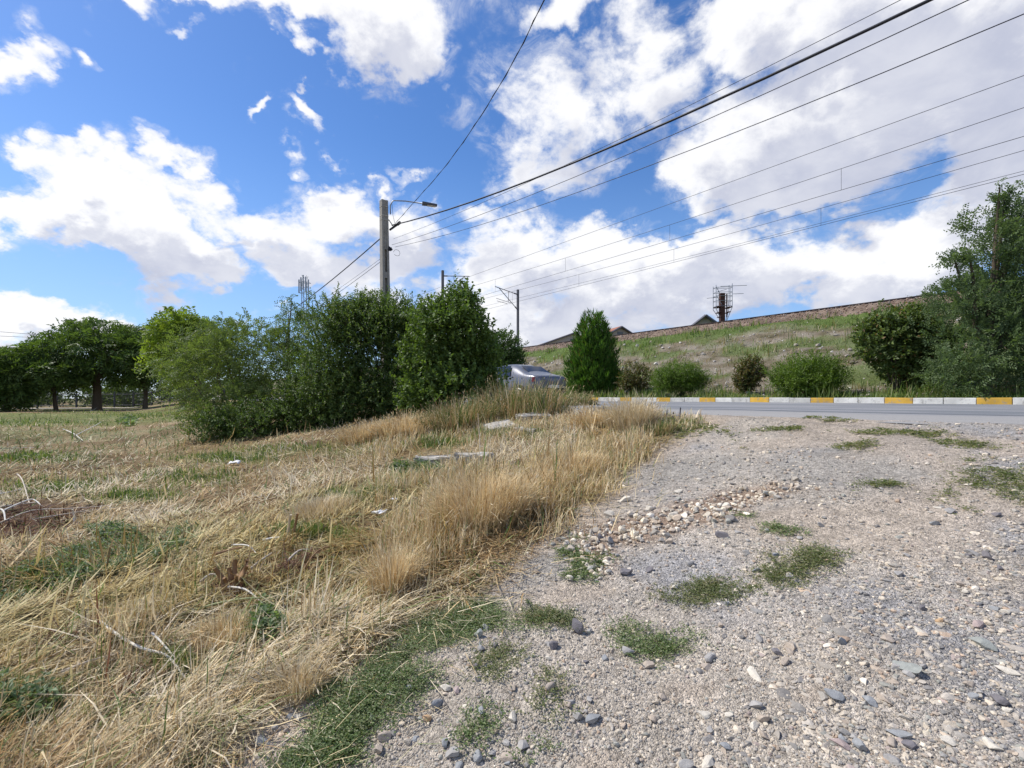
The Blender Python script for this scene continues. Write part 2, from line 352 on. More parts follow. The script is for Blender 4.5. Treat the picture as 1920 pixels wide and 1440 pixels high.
# ---------------------------------------------------------------- road, kerb
def road_mat():
    m = bpy.data.materials.new('asphalt'); m.use_nodes = True; t = m.node_tree; t.nodes.clear(); h = NB(t)
    pos = h.n('ShaderNodeNewGeometry').outputs['Position']
    s_ = h.v('DOT_PRODUCT', pos, (NX, NY, 0)); u_ = h.v('DOT_PRODUCT', pos, (TX, TY, 0))
    q = h.xyz(h.m('MULTIPLY', s_, 1.), h.m('MULTIPLY', u_, .12), 0)
    n0 = h.noise(q, 2.2, 6, .6).outputs[0]; n1 = h.noise(pos, 60, 5, .7).outputs[0]; n2 = h.noise(pos, .7, 4, .6).outputs[0]
    c = h.mix(h.ramp(n0, .42, .58), (.175, .185, .195, 1), (.28, .277, .28, 1))
    dust = h.m('MULTIPLY', h.ramp(h.m('ADD', s_, h.m('MULTIPLY', n2, 1.2)), 8.6, 9.6, 1, 0), .85)
    c = h.mix(dust, c, (.33, .315, .295, 1))
    # long cracks sealed with tar and worn paint close to the kerb
    cr = h.m('ABSOLUTE', h.m('SUBTRACT', h.m('ADD', s_, h.m('MULTIPLY', h.noise(q, 1.6, 5, .6).outputs[0], .5)), 9.05))
    c = h.mix(h.ramp(cr, .02, .06, .75, 0), c, (.07, .07, .075, 1))
    cr2 = h.m('ABSOLUTE', h.m('SUBTRACT', h.m('ADD', s_, h.m('MULTIPLY', h.noise(q, 2.6, 5, .6).outputs[0], .7)), 11.2))
    c = h.mix(h.ramp(cr2, .015, .05, .5, 0), c, (.08, .08, .085, 1))
    pl = h.m('ABSOLUTE', h.m('SUBTRACT', s_, 13.3))
    c = h.mix(h.m('MULTIPLY', h.ramp(pl, .05, .065, .6, 0), h.ramp(h.noise(q, 5, 6, .7).outputs[0], .42, .6)), c, (.55, .55, .53, 1))
    f = h.ramp(n1, .25, .75, .8, 1.2); c = h.mix(1., c, h.xyz(f, f, f), 'MULTIPLY')
    p = h.n('ShaderNodeBsdfPrincipled'); p.inputs['Roughness'].default_value = .85; p.inputs['Specular IOR Level'].default_value = .25; t.links.new(c, p.inputs['Base Color'])
    b = h.n('ShaderNodeBump'); b.inputs['Strength'].default_value = .4; b.inputs['Distance'].default_value = .01; t.links.new(n1, b.inputs['Height']); t.links.new(b.outputs[0], p.inputs['Normal'])
    o = h.n('ShaderNodeOutputMaterial'); t.links.new(p.outputs[0], o.inputs[0]); return m
def road_z(s): return 1.238 + (s - 7) * .0165
uu = np.concatenate([np.arange(-60, 40, .5), np.arange(40, 301, 5.)]); ss_ = np.linspace(6.9, 14.3, 26)
Ug, Sg = np.meshgrid(uu, ss_); edge = np.where(Sg < 6.95, (fbm(Ug * 1.3, Ug * 0 + 4, 5, 4) - .5) * .7, 0)
X, Y = xy(Sg + edge, Ug); Z = road_z(Sg) + (fbm(X * .4, Y * .4, 2, 2) - .5) * .02 - np.where(Sg < 6.95, .03, 0)
def grid_faces(nr, na):
    i = np.arange(nr - 1)[:, None] * na; j = np.arange(na - 1)[None, :]
    return np.stack([i + j, i + na + j, i + na + j + 1, i + j + 1], -1).reshape(-1, 4)
M_road = road_mat()
tag(link('road', np_mesh('road', np.stack([X, Y, Z], -1).reshape(-1, 3), grid_faces(*X.shape), M_road, None, True)), 'grey asphalt road below the railway embankment', kind='structure')
KS, KZ = 14.2, 1.492
def paint_mat(name, c):
    m = bpy.data.materials.new(name); m.use_nodes = True; t = m.node_tree; t.nodes.clear(); h = NB(t)
    pos = h.n('ShaderNodeNewGeometry').outputs['Position']
    w = h.ramp(h.noise(pos, 9, 8, .72)  .outputs[0], .50, .68); d = h.ramp(h.noise(pos, 3.2, 6, .6).outputs[0], .3, .7, .78, 1.08)
    oi = h.n('ShaderNodeObjectInfo').outputs['Random']; d = h.m('MULTIPLY', d, h.ramp(oi, 0, 1, .80, 1.06, 'LINEAR')); cc = h.mix(1., h.mix(h.m('MULTIPLY', w, .85), tuple(c) + (1,), (.36, .34, .31, 1)), h.xyz(d, d, d), 'MULTIPLY')
    p = h.n('ShaderNodeBsdfPrincipled'); p.inputs['Roughness'].default_value = .75; t.links.new(cc, p.inputs['Base Color'])
    o = h.n('ShaderNodeOutputMaterial'); t.links.new(p.outputs[0], o.inputs[0]); return m
kerb = tag(empty('kerb', (*xy(KS, 8), 1.35)), 'kerb of yellow and white painted stones along the far side of the road', kind='structure')
def kerb_mesh(m):
    bm = bmesh.new(); b_box(bm, (0, 0, 0), (.529, .16, .30), .012); me = bpy.data.meshes.new('kerb_stone'); bm.to_mesh(me); bm.free(); me.materials.append(m); return me
KY, KW = kerb_mesh(paint_mat('yellow_kerb_paint', (.80, .47, .06))), kerb_mesh(paint_mat('white_kerb_paint', (.74, .72, .66)))
ang_t = math.atan2(TY, TX)
for k in range(-14, 130):
    u0 = 1.44 + k * .5367 + .268
    o = link('kerb_stone', KY if k % 3 == 0 else KW, kerb)
    x, y = xy(KS + .08 + random.uniform(-.006, .006), u0)
    o.location = Vector((x, y, KZ - .15 + random.uniform(-.006, .004))) - kerb.location; o.rotation_euler = (random.uniform(-.012, .012), random.uniform(-.008, .008), ang_t + random.uniform(-.006, .006))

# ---------------------------------------------------------------- embankment, ballast, rails
EP_S = np.array([14.34, 15.6, 16.6, 17.6, 25.0, 25.25, 33.6, 41.5, 60.]); EP_Z = np.array([1.455, 1.50, 1.60, 1.88, 5.20, 5.25, 5.2, 1.6, 1.4])
def emb_z(s, u):
    n = (fbm(s * .5, u * .35, 21, 4) - .5) * .5 + (fbm(s * 3.2, u * 3.2, 22, 3) - .5) * .10
    return np.interp(s, EP_S, EP_Z) + n * sst(14.5, 16.5, s) * (1 - sst(24.2, 25.2, s))
uu = np.concatenate([np.arange(-50, 35, .30), np.arange(35, 80, 1.), np.arange(80, 400, 8.)]); ss_ = np.concatenate([np.arange(14.34, 25.4, .15), np.linspace(26, 60, 14)])
Ug, Sg = np.meshgrid(uu, ss_); X, Y = xy(Sg, Ug); Z = emb_z(Sg, Ug)
def mixc(c, k, w): return c * (1 - w[..., None]) + np.array(k) * w[..., None]
def emb_cols(s, u):
    n = fbm(s * .7, u * .4, 33, 4); n2 = fbm(s * 2.4, u * 2.4, 34, 3)
    c = np.zeros(s.shape + (3,)) + np.array((.20, .165, .115)); c = mixc(c, (.27, .235, .185), sst(.5, .65, n2)); c = mixc(c, (.12, .105, .06), sst(.45, .3, n2))
    gr = np.maximum(sst(22.9, 24.2, s + (n - .5) * 3.5), sst(.46, .60, n) * .8); gr = np.maximum(gr, 1 - sst(15.3, 16.6, s + (n - .5) * 3))
    return mixc(c, (.10, .15, .035), gr * .9), gr
ec, eg = emb_cols(Sg, Ug)
tag(link('embankment', np_mesh('embankment', np.stack([X, Y, Z], -1).reshape(-1, 3), grid_faces(*X.shape), M_earth, ec.reshape(-1, 3), True)), 'grassy and stony railway embankment above the road', kind='structure')
BP_S = [24.75, 25.0, 25.72, 26.0, 32.3, 33.1, 33.9]; BP_Z = [5.0, 5.20, 5.66, 5.69, 5.69, 5.6, 5.0]
def bal_z(s): return np.interp(s, BP_S, BP_Z)
uu = np.concatenate([np.arange(-50, 40, .25), np.arange(40, 400, 3.)]); Ug, Sg = np.meshgrid(uu, np.array([24.75, 25, 25.2, 25.4, 25.55, 25.72, 26, 28, 30, 32.3, 33.1, 33.9]))
Sg = Sg + np.where(Sg < 25.3, (fbm(Ug * .8, Ug * 0 + 9, 12, 4) - .55) * .7, 0); X, Y = xy(Sg, Ug); Z = bal_z(Sg) + (fbm(X * 5, Y * 5, 4, 2) - .5) * .08
bc = np.zeros(X.shape + (3,)) + np.array((.18, .13, .10)); bc = mixc(bc, (.28, .21, .16), sst(.45, .62, fbm(X * 7, Y * 7, 5, 2)))
tag(link('ballast_bed', np_mesh('ballast_bed', np.stack([X, Y, Z], -1).reshape(-1, 3), grid_faces(*X.shape), M_earth, bc.reshape(-1, 3), False)), 'reddish brown ballast of the railway track', kind='structure')
def rail(s, label):
    bm = bmesh.new(); prof = [(-.07, 0), (.07, 0), (.07, .015), (.012, .035), (.012, .125), (.036, .135), (.036, .172), (-.036, .172), (-.036, .135), (-.012, .125), (-.012, .035), (-.07, .015)]
    us = list(np.arange(-50, 60, 10.)) + list(np.arange(60, 400, 40.)); prev = None
    for u in us:
        x0, y0 = xy(s, u); ring = [bm.verts.new((x0 + NX * p[0], y0 + NY * p[0], 5.655 + p[1])) for p in prof]
        if prev:
            for j in range(len(ring)): bm.faces.new((prev[j], prev[(j + 1) % 12], ring[(j + 1) % 12], ring[j]))
        prev = ring
    tag(bm_obj('rail', bm, M_rail), label, 'rail', 'railway rails')
rail(26.2, 'dark steel rail nearest the road along the ballast edge'); rail(27.65, 'second steel rail just behind the nearest rail on the ballast')

# ---------------------------------------------------------------- stones
def ico(sub):
    bm = bmesh.new(); bmesh.ops.create_icosphere(bm, subdivisions=sub, radius=1); V = np.array([v.co[:] for v in bm.verts]); Fc = np.array([[v.index for v in f.verts] for f in bm.faces]); bm.free(); return V, Fc
ICO1, ICO2, ICO3 = ico(1), ico(2), ico(3)
def cut_rock(base, rng, ncut=9, lo=.55, hi=.9):
    V = base.copy()
    for _ in range(ncut):
        n = rng.normal(size=3); n /= np.linalg.norm(n); h = rng.uniform(lo, hi); d = V @ n - h; V = V - np.clip(d, 0, None)[:, None] * n
    return V
ROCK1 = [cut_rock(ICO1[0], RNG, 5, .6, .95) for _ in range(16)]; ROCK2 = [cut_rock(ICO2[0], RNG, 12, .36, .8) for _ in range(30)]; ROCK3 = [cut_rock(ICO3[0], RNG, 12, .38, .78) for _ in range(14)]
PAL = np.array([(.33,.31,.285),(.40,.365,.325),(.27,.262,.255),(.46,.41,.345),(.22,.21,.205),(.36,.305,.255),(.54,.48,.40),(.30,.30,.275),(.42,.325,.25),(.34,.285,.265)])
PAL_W = np.array([.18,.20,.13,.16,.06,.09,.06,.07,.03,.02]); PAL_W /= PAL_W.sum()
PALE = np.array([(.62,.56,.46),(.56,.49,.40),(.68,.63,.55),(.50,.43,.35),(.44,.37,.30)])
def rand_rot(n, rng, flat=.35):
    """rotation matrices: any heading, tilted a little"""
    a = rng.random(n) * 2 * np.pi; ca, sa = np.cos(a), np.sin(a); Rz = np.zeros((n, 3, 3)); Rz[:, 0, 0] = ca; Rz[:, 0, 1] = -sa; Rz[:, 1, 0] = sa; Rz[:, 1, 1] = ca; Rz[:, 2, 2] = 1
    b = rng.normal(size=n) * flat; cb, sb = np.cos(b), np.sin(b); Rx = np.zeros((n, 3, 3)); Rx[:, 0, 0] = 1; Rx[:, 1, 1] = cb; Rx[:, 1, 2] = -sb; Rx[:, 2, 1] = sb; Rx[:, 2, 2] = cb
    return Rz @ Rx @ np.transpose(Rz, (0, 2, 1)) @ Rz
def stones_mesh(name, x, y, z, size, cols, rng, base, rocks, flat=(.45, .8), sink=.25, tilt=.35):
    n = len(x); r = np.array(rocks)[rng.integers(0, len(rocks), n)]
    sc = np.stack([size * rng.uniform(.75, 1.15, n), size * rng.uniform(.6, .95, n), size * rng.uniform(flat[0], flat[1], n)], 1) / 2
    Vl = np.einsum('nij,nkj->nki', rand_rot(n, rng, tilt), r * sc[:, None, :])
    zo = z + sc[:, 2] * (1 - 2 * sink)
    Vw = Vl + np.stack([x, y, zo], 1)[:, None, :]; nv = r.shape[1]
    Fc = (base[None] + (np.arange(n) * nv)[:, None, None]).reshape(-1, 3)
    return np_mesh(name, Vw.reshape(-1, 3), Fc, M_stone, np.repeat(cols, nv, 0))
def pick_cols(n, rng, x, y):
    c = PAL[rng.choice(len(PAL), n, p=PAL_W)]; g_ = pmask(GULLYP, x, y); w = rng.random(n) < (.07 + .6 * g_); c = np.where(w[:, None], PALE[rng.integers(0, len(PALE), n)], c)
    return c * np.array((1.03, 1., .94)) * rng.uniform(.90, 1.35, n)[:, None]
def px_sample(n, box, rng, test):
    xs, ys = [], []; tot = 0
    while tot < n:
        px = rng.uniform(box[0], box[2], n); py = rng.uniform(box[1], box[3], n); x, y = unproj(px, py); k = test(x, y); xs.append(x[k]); ys.append(y[k]); tot += k.sum()
    return np.concatenate(xs)[:n], np.concatenate(ys)[:n]
def in_drive(x, y): s, _ = su(x, y); return (drive_d(x, y) > RNG.normal(size=len(x)) * .10) & (s < 7.15)
def in_drive_notsand(x, y): return in_drive(x, y) & (RNG.random(len(x)) > np.maximum(pmask(SANDP, x, y) * .92, dusty(x, y) * .72))
def gravel():
    n = 27000; x, y = px_sample(n, (330, 770, 2150, 1620), RNG, in_drive_notsand); d = np.hypot(x, y)
    sz = np.clip(RNG.lognormal(np.log(.0112), .45, n), .004, .03) * np.clip(d / 2.6, .8, 1.9)
    o = link('gravel', stones_mesh('gravel', x, y, ground_z(x, y), sz, pick_cols(n, RNG, x, y), RNG, ICO1[1], np.array([r for r in ROCK1]), sink=.34)); tag(o, 'loose grey gravel chips over the drive', kind='stuff')
    # pebbles
    n = 1900; x, y = px_sample(n, (380, 780, 2100, 1560), RNG, in_drive_notsand); sz = np.clip(RNG.lognormal(np.log(.025), .34, n), .014, .055)
    o = link('pebbles', stones_mesh('pebbles', x, y, ground_z(x, y), sz, pick_cols(n, RNG, x, y), RNG, ICO2[1], ROCK2, flat=(.4, .75), sink=.42)); tag(o, 'grey and tan pebbles over the drive', kind='stuff')
    # cobbles pressed flat into the drive, on the right
    def tst(x, y):
        px = 960 + x / np.maximum(y, .2) * F_PX; w = sst(1180, 1560, px + (fbm(x * 2, y * 2, 41, 3) - .5) * 500) * (y < 3.6); return in_drive(x, y) & (RNG.random(len(x)) < w)
    n = 2500; x, y = px_sample(n, (1000, 980, 2150, 1560), RNG, tst); sz = np.clip(RNG.lognormal(np.log(.042), .36, n), .02, .095)
    o = link('cobbles', stones_mesh('cobbles', x, y, ground_z(x, y) - .004, sz, pick_cols(n, RNG, x, y) * .97, RNG, ICO2[1], ROCK2, flat=(.32, .52), sink=.58, tilt=.12)); tag(o, 'flat cobbles pressed into the right of the drive', kind='stuff')
    # stones along the gully
    def tg(x, y): return in_drive(x, y) & (RNG.random(len(x)) < pmask(GULLYP, x, y))
    n = 620; x, y = px_sample(n, (1000, 880, 1560, 1100), RNG, tg); sz = np.clip(RNG.lognormal(np.log(.042), .4, n), .02, .10)
    o = link('gully_stones', stones_mesh('gully_stones', x, y, ground_z(x, y), sz, pick_cols(n, RNG, x, y), RNG, ICO2[1], ROCK2, sink=.25)); tag(o, 'pale stones washed out along the gully', kind='stuff')
    # ballast chips and embankment rubble
    n = 6500; u = RNG.uniform(-22, 70, n); s = RNG.uniform(24.85, 25.95, n); x, y = xy(s, u)
    bcol = np.array([(.25,.17,.125),(.32,.23,.17),(.19,.13,.10),(.42,.33,.26),(.25,.22,.19)])[RNG.integers(0, 5, n)] * RNG.uniform(.8, 1.25, n)[:, None]
    o = link('ballast_stones', stones_mesh('ballast_stones', x, y, bal_z(s), RNG.uniform(.05, .11, n), bcol, RNG, ICO1[1], ROCK1, sink=.2, tilt=1)); tag(o, 'reddish crushed ballast stones beside the rail', kind='stuff')
    n = 9000; u = RNG.uniform(-20, 60, n); s = RNG.uniform(15.6, 24.6, n); k = RNG.random(n) < np.where(emb_cols(s, u)[1] > .4, .12, 1) * np.where(s < 18.5, 1, .55); s = s[k]; u = u[k]; n = len(s); x, y = xy(s, u)
    rc = np.array([(.5,.46,.41),(.36,.32,.27),(.66,.62,.56),(.22,.19,.15)])[RNG.choice(4, n, p=[.3, .28, .18, .24])]
    o = link('embankment_rubble', stones_mesh('embankment_rubble', x, y, emb_z(s, u), np.clip(RNG.lognormal(np.log(.085), .5, n), .03, .30), rc, RNG, ICO1[1], ROCK1, sink=.3, tilt=.8)); tag(o, 'pale rubble scattered over the embankment slope', kind='stuff')
gravel()
GREY, SLATE, TAN, CREAM, DARK, OCHRE, PINK, GREEN = (.37,.35,.325), (.29,.295,.295), (.43,.36,.29), (.64,.58,.48), (.19,.175,.18), (.52,.35,.20), (.38,.30,.275), (.31,.32,.29)
rock_meshes = {}
def rock_me(v, colr):
    k = (v, colr)
    if k not in rock_meshes: rock_meshes[k] = np_mesh('stone', ROCK3[v] / np.abs(ROCK3[v]).max(0), ICO3[1], M_stone, np.tile(colr, (len(ROCK3[v]), 1)))
    return rock_meshes[k]
def stone(px, py, w, colr, label, flat=.55, asp=.75, tilt=.15, sink=.25, group=None, rz=None, wm=None):
    x, y = up1(px, py); size = (w * y / F_PX) if wm is None else wm
    o = link('stone', rock_me(random.randrange(14), colr)); h = size * flat / 2
    o.scale = (size / 2, size * asp / 2, h); o.rotation_euler = (random.gauss(0, tilt), random.gauss(0, tilt), random.uniform(0, 6.28) if rz is None else rz)
    o.location = (x, y, float(ground_z(np.array(x), np.array(y))) + h * (1 - 2 * sink)); tag(o, label, 'stone', group); return o
STONES = [
 (1080,1184,30,DARK,'dark jagged stone standing on edge at the middle of the drive',1.1,.6),
 (818,1326,42,SLATE,'long blue grey stone at the edge of the lower weed patch',.4,.45),
 (800,1352,20,OCHRE,'small orange stone touching the long blue grey stone',.7,.8),
 (898,1205,22,GREEN,'rounded grey green stone in the middle weed patch',.8,.9),
 (902,1232,20,GREY,'smooth light grey stone just below the rounded stone in the weeds',.6,.8),
 (893,1262,20,DARK,'brown wedge stone beside the bare sandy hollow',.7,.6),
 (897,1286,17,GREY,'square grey stone below the brown wedge stone',.8,.8),
 (835,1300,26,CREAM,'cream block stone at the foot of the sandy hollow',.5,.7),
 (856,1303,17,PINK,'pinkish stone beside the cream block stone',.6,.8),
 (495,1388,36,SLATE,'blue grey slab stone on bare earth near the bottom edge',.4,.55),
 (424,1398,30,GREEN,'pale grey slab stone leftmost on the bare earth',.4,.8),
 (517,1362,18,GREY,'small grey stone above the blue grey slab stone',.6,.8),
 (537,1367,15,TAN,'small tan stone right of the blue grey slab stone',.6,.7),
 (1036,1222,24,DARK,'angular dark grey stone with a flat lit top on the gravel',.8,.75),
 (1028,1245,13,CREAM,'small white wedge stone below the angular dark stone',.6,.6),
 (1177,1218,26,GREY,'large light grey stone left of the small weed patch',.7,.85),
 (1066,1093,20,CREAM,'white stone at the lower end of the upper weed patch',.6,.8),
 (1088,1087,18,CREAM,'cream white stone inside the upper weed patch',.5,.8),
 (1142,971,20,CREAM,'white stone at the left end of the gully',.7,.7),
 (1172,941,22,CREAM,'cream stone near the dry grass edge of the gully',.6,.7),
 (1262,973,18,CREAM,'round cream stone on brown earth in the gully',.8,.9),
 (1273,924,18,CREAM,'pale flat stone on fine gravel above the gully',.5,.7),
 (1363,953,20,CREAM,'cream stone at the upper end of the gully',.7,.8),
 (1254,1018,18,TAN,'pinkish tan stone at the lower side of the gully',.7,.8),
 (1353,1010,26,DARK,'dark clod stone on grey gravel beyond the gully',.5,.6),
 (1122,1016,24,DARK,'dark square stone by the dry grass at the gully foot',.6,.7),
 (1172,1078,26,DARK,'dark broken stone below the gully',.6,.7),
 (1113,1349,34,SLATE,'blue slate stone near the bottom of the drive',.5,.55),
 (1084,1347,21,GREY,'round grey stone left of the blue slate stone',.8,.9),
 (1415,1356,30,CREAM,'cream shard stone near the bottom of the cobbled drive',.4,.5),
 (1412,1256,50,CREAM,'long white flat stone in the middle of the cobbles',.25,.35),
 (1705,1262,52,GREEN,'large smooth grey green cobble pressed into the drive',.35,.75),
 (1845,1216,50,GREEN,'big grey cobble near the right edge of the drive',.5,.7),
 (1663,1206,30,TAN,'squarish tan cobble among grey cobbles',.4,.8),
 (1632,1316,32,SLATE,'dark blue round cobble right of the sandy gap',.6,.85),
 (1658,1313,32,TAN,'brown long cobble touching the dark blue round one',.5,.5),
 (1560,1305,40,SLATE,'dark split cobble left of the sandy gap',.4,.8),
 (1685,1370,46,SLATE,'dark grey oblong cobble near the bottom edge',.4,.55),
 (1838,1176,40,PINK,'tilted brownish cobble with a dark shadow under it',.5,.5),
 (1887,1262,40,CREAM,'yellowish white cobble at the right edge',.4,.5),
 (1722,1193,24,CREAM,'oval cream cobble above the tan cobble',.5,.6),
 (1762,1172,22,OCHRE,'small orange cream cobble above the oval cream one',.5,.6),
 (1580,1395,44,PINK,'reddish cobble by the bottom edge of the drive',.45,.5),
 (1330,1420,40,CREAM,'flat pale cobble by the bottom edge left of the reddish cobble',.35,.7),
 (895,1420,26,SLATE,'slate stone in the sparse weeds at the bottom edge',.7,.7),
 (952,1398,22,GREY,'pale grey oval stone right of the slate stone in the weeds',.5,.7),
 (848,1416,28,GREY,'grey rock at the bottom edge below the orange stone',.7,.8)]
for a in STONES: stone(*a[:4], a[4], a[5], a[6], sink=.35 if a[0] > 1400 and a[1] > 1100 else .2)
KINDS = {'grey': (GREY, 'small grey angular stone, one of many alike strewn over the gravel drive'), 'slate': (SLATE, 'small bluish grey stone, one of many alike strewn over the gravel drive'), 'tan': (TAN, 'small tan stone, one of many alike strewn over the gravel drive'), 'cream': (CREAM, 'small pale cream stone, one of many alike strewn over the gravel drive'), 'dark': (DARK, 'small dark stone, one of many alike strewn over the gravel drive')}
nl = 0
while nl < 130:
    px = random.uniform(480, 1915); py = random.uniform(900, 1438); x, y = up1(px, py)
    if drive_d(np.array([x]), np.array([y]))[0] < .08 or pmask(SANDP, np.array([x]), np.array([y]))[0] > .5: continue
    pale = pmask(GULLYP, np.array([x]), np.array([y]))[0] > .4
    k = random.choice(['cream', 'cream', 'tan', 'dark']) if pale else random.choices(list(KINDS), [5, 3, 3, 1.2, 1])[0]
    stone(px, py, 0, KINDS[k][0], KINDS[k][1], random.uniform(.4, .75), random.uniform(.6, .9), group='loose ' + k + ' stones on the drive', wm=random.uniform(.032, .062) * (1.25 if py < 1050 else 1)); nl += 1

# ---------------------------------------------------------------- leaves, twigs, grass
def unit(v): return v / np.maximum(np.linalg.norm(v, axis=-1, keepdims=True), 1e-9)
def leaf_arrays(Pb, d, nrm, L, Wd, fold=.18):
    d = unit(d); sde = unit(np.cross(d, nrm)); up = np.cross(sde, d); L = L[:, None]; Wd = Wd[:, None]
    V = np.stack([Pb, Pb + d * L * .45 + sde * Wd * .5 + up * Wd * fold, Pb + d * L, Pb + d * L * .45 - sde * Wd * .5 + up * Wd * fold], 1)
    n = len(Pb); i = np.arange(n)[:, None] * 4
    Fc = np.concatenate([i + np.array([[0, 1, 2]]), i + np.array([[0, 2, 3]])]); return V.reshape(-1, 3), Fc
def leaf_cols(n, rng, c0, c1, rare=None, pr=.0):
    t = rng.random(n)[:, None]; c = np.array(c0) * (1 - t) + np.array(c1) * t
    if rare is not None: c = np.where((rng.random(n) < pr)[:, None], np.array(rare), c)
    return c * rng.uniform(.8, 1.2, n)[:, None]
def crown(name, parent, blobs, twigs, lpt, L, Wd, tl, c0, c1, seed, up=.5, droop=.0, rare=None, pr=0., inner=.3, pin=False, ragged=.35, outw=.8, shoots=.09):
    """foliage: many short twigs through the crown's volume, each with its own leaves"""
    rng = np.random.default_rng(seed); B = np.array(blobs, float); w = (B[:, 3] * B[:, 4] * B[:, 5]) ** .7; bi = rng.choice(len(B), twigs, p=w / w.sum())
    d = unit(rng.normal(size=(twigs, 3))); ph = rng.random((6, 3)) * 6; kf = rng.normal(size=(6, 3)) * 3.2
    lump = sum(np.sin((d * kf[i]).sum(1) + ph[i, 0] + bi * 1.7) for i in range(6)) / 6
    r = np.where(rng.random(twigs) < inner, rng.random(twigs) ** .5 * .8, 1 - np.abs(rng.normal(size=twigs)) * .16) * (1 + ragged * lump) + np.where(rng.random(twigs) < shoots, rng.random(twigs) * .34, 0)
    tip = B[bi, :3] + d * r[:, None] * B[bi, 3:6]
    td = unit(d * outw + np.array((0, 0, up)) + rng.normal(size=(twigs, 3)) * .45); tlen = tl * rng.uniform(.6, 1.3, twigs)
    base = tip - td * tlen[:, None] * .5
    t = (np.arange(lpt) + .6) / lpt; T = np.tile(t, twigs); I = np.repeat(np.arange(twigs), lpt)
    bend = np.array((0, 0, -droop)) * (T ** 2 * tlen[I])[:, None]
    Pb = base[I] + td[I] * (T * tlen[I])[:, None] + bend
    sidev = unit(np.cross(td, rng.normal(size=(twigs, 3)))); sgn = np.where(np.tile(np.arange(lpt) % 2, twigs) == 0, 1., -1.)
    n = len(I)
    if pin: ld = sidev[I] * sgn[:, None] + td[I] * .55 + rng.normal(size=(n, 3)) * .15; nr = np.cross(sidev, td)[I] + rng.normal(size=(n, 3)) * .25
    else: ld = sidev[I] * sgn[:, None] * .8 + td[I] * .7 + rng.normal(size=(n, 3)) * .5; nr = np.array((0, 0, 1)) + d[I] * .5 + rng.normal(size=(n, 3)) * .55
    ld[:, 2] -= droop * .6
    V, Fc = leaf_arrays(Pb, ld, nr, L * rng.uniform(.65, 1.25, n), Wd * rng.uniform(.7, 1.2, n))
    tw = np.repeat(rng.uniform(.82, 1.18, twigs), lpt)[:, None]
    c = leaf_cols(n, rng, c0, c1, rare, pr) * tw
    return link(name, np_mesh(name, V, Fc, M_leaf, np.repeat(c, 4, 0)), parent)
def limbs(name, parent, base, targets, r0, rng, mat_=None, r1=.25):
    bm = bmesh.new(); base = Vector(base)
    for tg in targets:
        tg = Vector(tg); d = tg - base; k = [base]
        for f in (.25, .5, .75): k.append(base + d * f + Vector((rng.uniform(-1, 1), rng.uniform(-1, 1), rng.uniform(-.3, .6))) * d.length * .06)
        k.append(tg); b_tube(bm, k, [r0 * (1 - (1 - r1) * i / 4) for i in range(5)], 7)
    return bm_obj(name, bm, mat_ or M_bark, parent, True)
def plant(name, label, cat, x, y, z, blobs, group=None, stems=5, r0=.03, trunk_name='stem', trunk=None, **kw):
    """shrub or tree standing at x, y; blobs are crown lobes relative to its base"""
    o = tag(empty(name, (x, y, z)), label, cat, group); rng = random.Random(kw['seed'])
    if cat == 'shrub': kw['twigs'] = int(kw['twigs'] * (1.0 if name == 'feathery_shrub' else 1.35)); kw['L'] *= 1.15; kw['Wd'] *= 1.2
    tg = []
    for i in range(stems):
        b = blobs[i % len(blobs)]; tg.append((b[0] + rng.uniform(-.5, .5) * b[3], b[1] + rng.uniform(-.5, .5) * b[4], b[2] + rng.uniform(.0, .6) * b[5]))
    if trunk:      # (height of fork, radius)
        bm = bmesh.new(); h, r = trunk; top = Vector((rng.uniform(-.1, .1), rng.uniform(-.1, .1), h))
        b_tube(bm, [(0, 0, -.1), (0, 0, .12), top * .5 + Vector((rng.uniform(-.05, .05), 0, 0)), top], [r * 1.5, r * 1.1, r * .9, r * .8], 9)
        for t_ in tg:
            t_ = Vector(t_); d = t_ - top; b_tube(bm, [top - Vector((0, 0, .1)), top + d * .35 + Vector((rng.uniform(-.1, .1), rng.uniform(-.1, .1), .1)), top + d * .7, t_], [r * .65, r * .5, r * .35, r * .15], 7)
        bm_obj('trunk', bm, M_bark, o, True)
    else: limbs(trunk_name, o, (0, 0, -.05), tg, r0, rng)
    crown('crown', o, blobs, **kw); return o
def blade_arrays(x, y, z, azm, tilt, L, Wd, bend, c):
    n = len(x); h = np.stack([np.sin(azm), np.cos(azm), np.zeros(n)], 1); sd_ = np.stack([np.cos(azm), -np.sin(azm), np.zeros(n)], 1); up_ = np.array((0, 0, 1.))
    P0 = np.stack([x, y, z], 1); d0 = h * np.sin(tilt)[:, None] + up_ * np.cos(tilt)[:, None]; t1 = tilt + bend; d1 = h * np.sin(t1)[:, None] + up_ * np.cos(t1)[:, None]
    Pm = P0 + d0 * (L * .55)[:, None]; Pt = Pm + d1 * (L * .45)[:, None]; wv = sd_ * (Wd * .5)[:, None]
    V = np.stack([P0 - wv, P0 + wv, Pm - wv * .8, Pm + wv * .8, Pt], 1).reshape(-1, 3); i = np.arange(n)[:, None] * 5
    Fc = np.concatenate([i + np.array([[0, 1, 3]]), i + np.array([[0, 3, 2]]), i + np.array([[2, 3, 4]])]); return V, Fc, np.repeat(c, 5, 0)
def blades(name, x, y, z, azm, tilt, L, Wd, bend, c, parent=None, m=None):
    V, Fc, cc = blade_arrays(x, y, z, azm, tilt, L, Wd, bend, c); return link(name, np_mesh(name, V, Fc, m or M_straw, cc), parent)
STR = np.array([(.72,.58,.34),(.60,.45,.24),(.78,.67,.46),(.42,.27,.12),(.66,.57,.42),(.33,.225,.12),(.50,.45,.27)])
